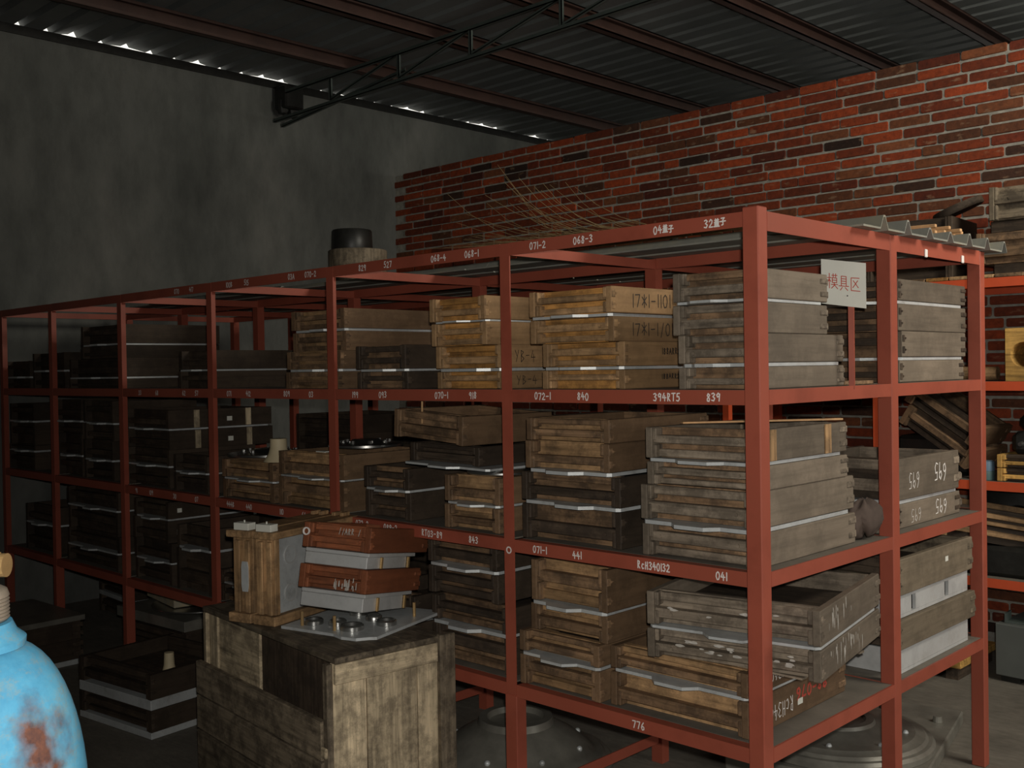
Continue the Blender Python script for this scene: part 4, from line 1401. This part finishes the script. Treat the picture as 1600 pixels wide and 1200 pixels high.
# ------------------------------------------------------------------ the orange-red rack by the brick wall
r2 = thing('storage_rack', 'orange-red steel rack standing against the brick wall', 'rack', (0, 0, 0))
RY0, RY1 = 2.80, 3.42
RZ = (1.98, 1.472, .980, .500)
RXs = (-1.90, -.97, .32, 1.25)
for x in RXs:
    for y in (RY0, RY1 - .04):
        bm = BM(); bx(bm, x - .02, x + .02, y, y + .04, 0, 1.98)
        obj('post', bm, M['red2'], r2)
for z in RZ:
    for a, b_ in zip(RXs, RXs[1:]):
        for y in (RY0 + .002, RY1 - .008):
            bm = BM(); bx(bm, a + .021, b_ - .021, y, y + .006, z - .045, z)
            obj('beam', bm, M['red2'], r2)
    if z < 1.9:
        for a, b_ in zip(RXs, RXs[1:]):
            bm = BM(); bx(bm, a + .022, b_ - .022, RY0 + .01, RY1 - .01, z - .006, z - .0006)
            obj('shelf_panel', bm, M['deck'], r2)
    for x in RXs:
        bm = BM(); bx(bm, x - .003, x + .003, RY0 + .041, RY1 - .041, z - .045, z - .008)
        obj('cross_beam', bm, M['red2'], r2)
# short planks laid across the top
rr = random.Random(8)
x = -1.88
n = 0
while x < 1.2:
    w = rr.uniform(.09, .15)
    bm = BM(); bx(bm, 0, w - .006, -.005, .60, 0, .018, .003)
    o = obj('shelf_plank', bm, W[('tan', 'brown', 'orange', 'tan')[n % 4], 'y'], None,
            'short brown plank laid across the top of the orange-red rack', 'plank', 'planks on top of the orange-red rack')
    o.location = (x, RY0 + .005, 1.9806)
    x += w
    n += 1
TP = 1.9995
G2 = 'mould boxes on the orange-red rack'
mould_box('mould_box', 'brown mould box at the right edge, lower of two on the orange-red rack top', (-.12, 2.86, TP + .055), .70, .45, .155, 'brown', 301, (0, 0, 0), 2, G2, inner='brown')
bm = BM(); bx(bm, -.40, .12, 2.9, 2.96, 0, .054, .004); bx(bm, -.40, .12, 3.15, 3.2, 0, .054, .004)
obj('timber_bearer', bm, W['dark', 'x'], None, 'dark timber bearers under the boxes at the right edge', 'timber', loc=(0, 0, TP))
bm = BM(); bx(bm, -.42, .10, 2.92, 2.97, 0, .058, .004); bx(bm, -.42, .10, 3.15, 3.2, 0, .058, .004)
obj('timber_bearer', bm, W['dark', 'x'], None, 'dark timber bearers between the two boxes at the right edge', 'timber', loc=(0, 0, TP + .2105))
mould_box('mould_box', 'brown mould box at the right edge, upper of two on the orange-red rack top', (-.05, 2.87, TP + .2690), .72, .45, .165, 'drab', 302, (0, 0, 0), 2, G2, inner='drab')
mould_box('mould_box', 'dark oily open box beside the kindling on the orange-red rack top', (-.83, 2.88, TP + .0), .46, .42, .32, 'dark', 303, (0, 0, math.radians(4)), 2, G2, inner='dark')
bm = BM(); lathe(bm, [(0, -.02), (.125, -.02), (.13, -.012), (.13, .012), (.125, .02), (.05, .02), (0, .02)], 32); smooth(bm)
o = obj('round_board', bm, W['dark', 'x'], None, 'dark round board resting aslant on the dark open box', 'round board', loc=(-.64, 3.08, TP + .375))
o.rotation_euler = (math.radians(10), math.radians(-20), 0)
# second level
t = thing('core_block', 'ochre wooden block with a big round hole on the orange-red rack', 'wooden block', (-.085, 2.86, RZ[1] + .0005))
for a, b_, c_ in ((0, .128, 'lower'), (.130, .26, 'upper')):
    bm = BM()
    R_, ny = .062, 12
    pts = []
    lo = c_ == 'lower'
    z_flat, z_out = (b_, a) if lo else (a, b_)
    zc_ = .129
    pts = [(-.25, z_out), (.25, z_out), (.25, z_flat), (-.165 + R_, z_flat)]
    for i in range(1, ny):
        an = PI * i / ny
        pts.append((-.165 + R_ * math.cos(an), zc_ + (-1 if lo else 1) * R_ * math.sin(an)))
    pts += [(-.165 - R_, z_flat), (-.25, z_flat)]
    prism(bm, pts, 0, .30, 'xz')
    obj('block_half', bm, W['yellow', 'x'], t)
bm = BM(); tube(bm, (-.88, 0, 0), (-.395, 0, 0), .038, 20, .034); smooth(bm)
o = obj('wooden_roller', bm, W['tan', 'x'], None, 'round pale wooden roller left of the ochre block', 'roller', loc=(0, 2.93, RZ[1] + .0385))
# third level
for i, (dz, dx) in enumerate(((0, 0), (.115, .03))):
    mould_box('mould_box', 'dark mould box leaning at an angle, %s of two on the orange-red rack' % ('front' if i == 0 else 'back'), (-.70 + dx, 2.84, 1.145 + dz), .42, .34, .11, 'brown', 310 + i,
              (0, math.radians(33), math.radians(-6)), 1, G2, inner='dark')
bm = BM(); bx(bm, -.95, -.55, 3.0, 3.35, 0, .2, .02)
obj('iron_block', bm, M['black_iron'], None, 'black iron block behind the leaning mould boxes', 'iron block', loc=(0, 0, RZ[2] + .0005))
for i, z in enumerate((RZ[2] + .0005, RZ[2] + .0675)):
    mould_box('mould_box', 'bright orange-yellow wooden frame at the right edge, %s of a pair' % ('lower' if i == 0 else 'upper'), (-.12, 2.83, z), .50, .40, .065, 'yellow', 320 + i, (0, 0, 0), 2, G2, inner='dark')
t = thing('greasy_casting', 'black greasy casting resting on the orange-yellow frames', 'casting', (-.14, 3.0, RZ[2] + .134))
bm = BM()
bx(bm, -.18, .25, -.12, .15, 0, .11, .025)
bx(bm, -.16, .2, -.08, .12, .111, .20, .03)
lathe(bm, [(0, .2), (.07, .2), (.07, .235), (.05, .24), (0, .24)], 20, 0, 0, 0)
smooth(bm, 30)
obj('casting_body', bm, M['black_iron'], t)
for x, z in ((-.13, .05), (-.02, .06), (.1, .05), (-.1, .15), (.04, .16)):
    bm = BM(); tube(bm, (x, -.12, z), (x, -.145, z), .014, 10, .010)
    obj('bolt_head', bm, M['disc'], t)
t = thing('paint_tin', 'small pale blue tin beside the orange-yellow frames', 'tin', (-.435, 2.87, RZ[2] + .0005))
bm = BM(); lathe(bm, [(0, 0), (.038, 0), (.040, .003), (.040, .045), (0, .045)], 28); smooth(bm)
obj('tin_body', bm, M['teal'], t)
bm = BM(); lathe(bm, [(0, .0455), (.040, .0455), (.041, .05), (.040, .092), (.034, .095), (0, .095)], 28); smooth(bm)
obj('tin_wrap', bm, M['blue_tin'], t)
bm = BM(); lathe(bm, [(0, 0), (.07, 0), (.09, .05), (.085, .11), (.04, .13), (0, .13)], 22); smooth(bm)
obj('orange_bag', bm, simple('orange_plastic', (.55, .16, .03), .6, var=.3), None, 'small orange bundle far behind the corner stack', 'bundle', loc=(-1.16, 2.95, RZ[2] + .0005))
bm = BM(); bmesh.ops.create_uvsphere(bm, u_segments=14, v_segments=8, radius=.04)
for v in bm.verts: v.co.z = v.co.z * .7 + .028
obj('paper_wad', bm, M['paper'], None, 'crumpled white wad right of the orange bundle', 'wad', loc=(-.99, 2.88, RZ[2] + .0005))
# fourth level
for i, (dz, dy) in enumerate(((0, 0), (.088, .0))):
    mould_box('mould_box', 'tan clamped mould box turned askew, %s of two beside the end post' % ('lower' if i == 0 else 'upper'), (-.40, 2.84, RZ[3] + .16 + dz), .50, .30, .085, 'tan', 330 + i,
              (math.radians(2), math.radians(9), math.radians(28)), 2, G2, inner='dark')
bm = BM(); bx(bm, -.62, -.20, 2.86, 3.2, 0, .15, .02)
obj('iron_block', bm, M['black_iron'], None, 'black iron block under the askew tan mould boxes', 'iron block', loc=(0, 0, RZ[3] + .0005))
bm = BM(); lathe(bm, [(.07, -.03), (.21, -.03), (.23, -.015), (.23, .015), (.21, .03), (.07, .03), (.06, .01), (.06, -.01), (.07, -.03)], 40); smooth(bm)
o = obj('cast_iron_disc', bm, M['black_iron'], None, 'black iron wheel leaning behind the askew tan boxes', 'wheel', loc=(-.42, 3.30, RZ[3] + .237))
o.rotation_euler = (math.radians(82), 0, math.radians(5))
bm = BM(); lathe(bm, [(0, 0), (.045, 0), (.045, .012), (.02, .02), (.018, .035), (0, .036)], 20); smooth(bm)
# floor level
t = thing('grey_cabinet', 'low grey-painted steel box on the floor at the right edge', 'steel box', (-.375, 2.80, 0), (0, 0, math.radians(-4)))
bm = BM(); bx(bm, 0, .62, 0, .5, .030, .285, .004)
obj('box_body', bm, M['grey_paint'], t)
for xk in (.02, .50):
    bm = BM(); bx(bm, xk, xk + .09, .02, .48, 0, .029)
    obj('skid', bm, M['black_iron'], t)
bm = BM(); prism(bm, [(0, 0), (.5, 0), (.5, .045), (.492, .045), (.492, .008), (.008, .008), (.008, .045), (0, .045)], 0, .09, 'xz')
o = obj('steel_channel', bm, M['green_steel'], None, 'steel channel offcut lying on the low grey box', 'steel channel', loc=(-.34, 2.83, .2865))
o.rotation_euler = (0, 0, .06)
t = thing('pallet', 'ochre wooden pallet on the floor left of the grey steel box', 'pallet', (-.95, 2.66, 0))
bm = BM(); bx(bm, 0, .46, 0, .5, .062, .098, .003)
obj('deck_board', bm, W['yellow', 'x'], t)
for x in (0.02, .2, .38):
    bm = BM(); bx(bm, x, x + .06, .02, .48, 0, .061)
    obj('bearer', bm, W['dark', 'y'], t)

# ------------------------------------------------------------------ on the floor under and in front of the rack
def dome(label, loc, R, h, tilt=0):
    t = thing('domed_casting', label, 'casting', loc, group='domed castings under the rack')
    bm = BM()
    lathe(bm, [(0, 0), (R, 0), (R, .02), (R * .97, .032), (R * .93, .034), (R * .90, .045), (R * .84, .048), (R * .80, .055), (R * .62, h * .60), (R * .42, h * .84), (R * .40, h * .86),
               (R * .38, h), (R * .30, h), (R * .28, h * .88), (0, h * .86)], 64)
    smooth(bm, 25)
    obj('dome_shell', bm, M['iron'], t)
    for q in range(8):
        a = q * PI / 4 + .35
        r_ = R * .70
        bm = BM()
        bmesh.ops.create_uvsphere(bm, u_segments=10, v_segments=6, radius=.012)
        xform(bm, Matrix.Translation((r_ * math.cos(a), r_ * math.sin(a), .055 + (h * .60 - .055) * .55)))
        smooth(bm, 80)
        obj('rivet', bm, M['alu'], t)
    return t


dome('domed ribbed iron casting on the floor under the second post', (-1.40, .46, 0.002), .385, .185)
t = thing('base_plate', 'grey iron base plate with pegs on the floor under the end frame', 'iron plate', (-.52, 1.40, 0), (0, 0, math.radians(12)))
bm = BM(); bx(bm, -.31, .40, -.40, .60, .0, .055, .006)
obj('plate_body', bm, M['iron'], t)
for x, y in ((.10, .44), (.33, .40), (-.2, .5)):
    bm = BM(); tube(bm, (x, y, .0555), (x, y, .125 if x < .2 else .08), .020, 14, .017)
    obj('peg', bm, M['iron'], t)
dome('low domed iron casting on the base plate under the end frame', (-.50, 1.40, .0565), .37, .09)


def floor_tray(pref, where, x, y, w, d, yaw, layers, tint='dark'):
    z = .0006
    n_ = 0
    nb_ = sum(1 for l_ in layers if l_[0] == 'b')
    seedx = int(abs(x) * 100)
    ipl = 0
    for kk, h, grow in layers:
        c_, s_ = math.cos(yaw), math.sin(yaw)
        if kk == 'b':
            mould_box('mould_box', '%s wooden mould box, %s in %s' % (pref, POSN[nb_][n_], where), (x, y, z), w, d, h, tint, seedx + n_, (0, 0, yaw), 1, 'mould boxes on the floor', inner='dark')
            n_ += 1
        else:
            bm = BM(); bx(bm, -w / 2 - grow, w / 2 + grow, -grow, d + grow, .0006, h - .0006, .002)
            o = obj('metal_mould', bm, M['iron'] if grow else M['alu'], None, 'dull grey metal frame, %s in %s' % (ORD[ipl], where), 'metal frame', 'metal frames on the floor')
            o.location = (x, y, z)
            o.rotation_euler = (0, 0, yaw)
            ipl += 1
        z += h
    return z


zt_ = floor_tray('dark', 'the open-topped pile beside the chest', -3.02, -.44, .56, .50, math.radians(7), [('p', .03, .0), ('b', .095, 0), ('p', .045, .0), ('b', .11, 0)])
bm = BM(); lathe(bm, [(0, 0), (.034, 0), (.024, .04), (.021, .095), (0, .097)], 24); smooth(bm)
obj('turned_cone', bm, M['cone'], None, 'pale turned cone inside the open box on the floor pile', 'cone', 'pale wooden cones', loc=(-2.93, -.22, zt_ - .11 + .0435))
zt_ = floor_tray('sooty', 'the pile topped by a round pan', -3.75, .12, .62, .55, math.radians(4), [('p', .05, 0), ('b', .10, 0), ('b', .10, 0), ('p', .055, .02)])
bm = BM(); lathe(bm, [(0, 0), (.24, 0), (.27, .012), (.27, .018), (.24, .016), (.10, .012), (0, .012)], 48); smooth(bm)
obj('round_pan', bm, M['disc'], None, 'wide shallow round metal pan on the floor pile under the rack', 'pan', loc=(-3.72, .40, zt_ + .0005))
t = thing('carton', 'flat yellowed carton lying in the round metal pan', 'carton', (-3.86, .33, zt_ + .019), (0, 0, math.radians(-8)))
bm = BM(); bx(bm, -.22, .20, -.10, .10, 0, .055, .003)
obj('carton_body', bm, M['carton'], t)
bm = BM(); bx(bm, -.225, .205, -.105, .105, .0556, .068, .002)
obj('carton_lid', bm, M['carton'], t)
zt_ = floor_tray('blackened', 'the pile behind the blue cylinder', -4.45, -.62, .60, .52, math.radians(3), [('p', .03, 0), ('b', .11, 0), ('b', .10, 0), ('p', .03, .02)])
zt_ = floor_tray('soot-black', 'the pile under the far end of the rack', -5.1, .55, .55, .5, math.radians(-3), [('b', .11, 0), ('p', .03, 0), ('b', .10, 0)])
bm = BM(); lathe(bm, [(0, 0), (.26, 0), (.28, .03), (.20, .05), (.05, .06), (0, .06)], 40); smooth(bm)
obj('round_core', bm, M['black_iron'], None, 'dark round lid on the pile under the far end of the rack', 'round core', loc=(-5.1, .80, zt_ + .0005))
# loose plank leaning on the wooden dust under the rack beside the chest
bm = BM(); bx(bm, -.35, .30, -.10, .10, 0, .03, .004)
o = obj('loose_plank', bm, W['drab', 'x'], None, 'dusty plank on the floor between the chest and domed casting', 'plank', loc=(-2.42, .38, .0006))
o.rotation_euler = (0, 0, math.radians(40))
# a crumpled sheet of film at the far left
for o in list(COL.objects):
    if '_side' in o.keys():
        del o['_side']
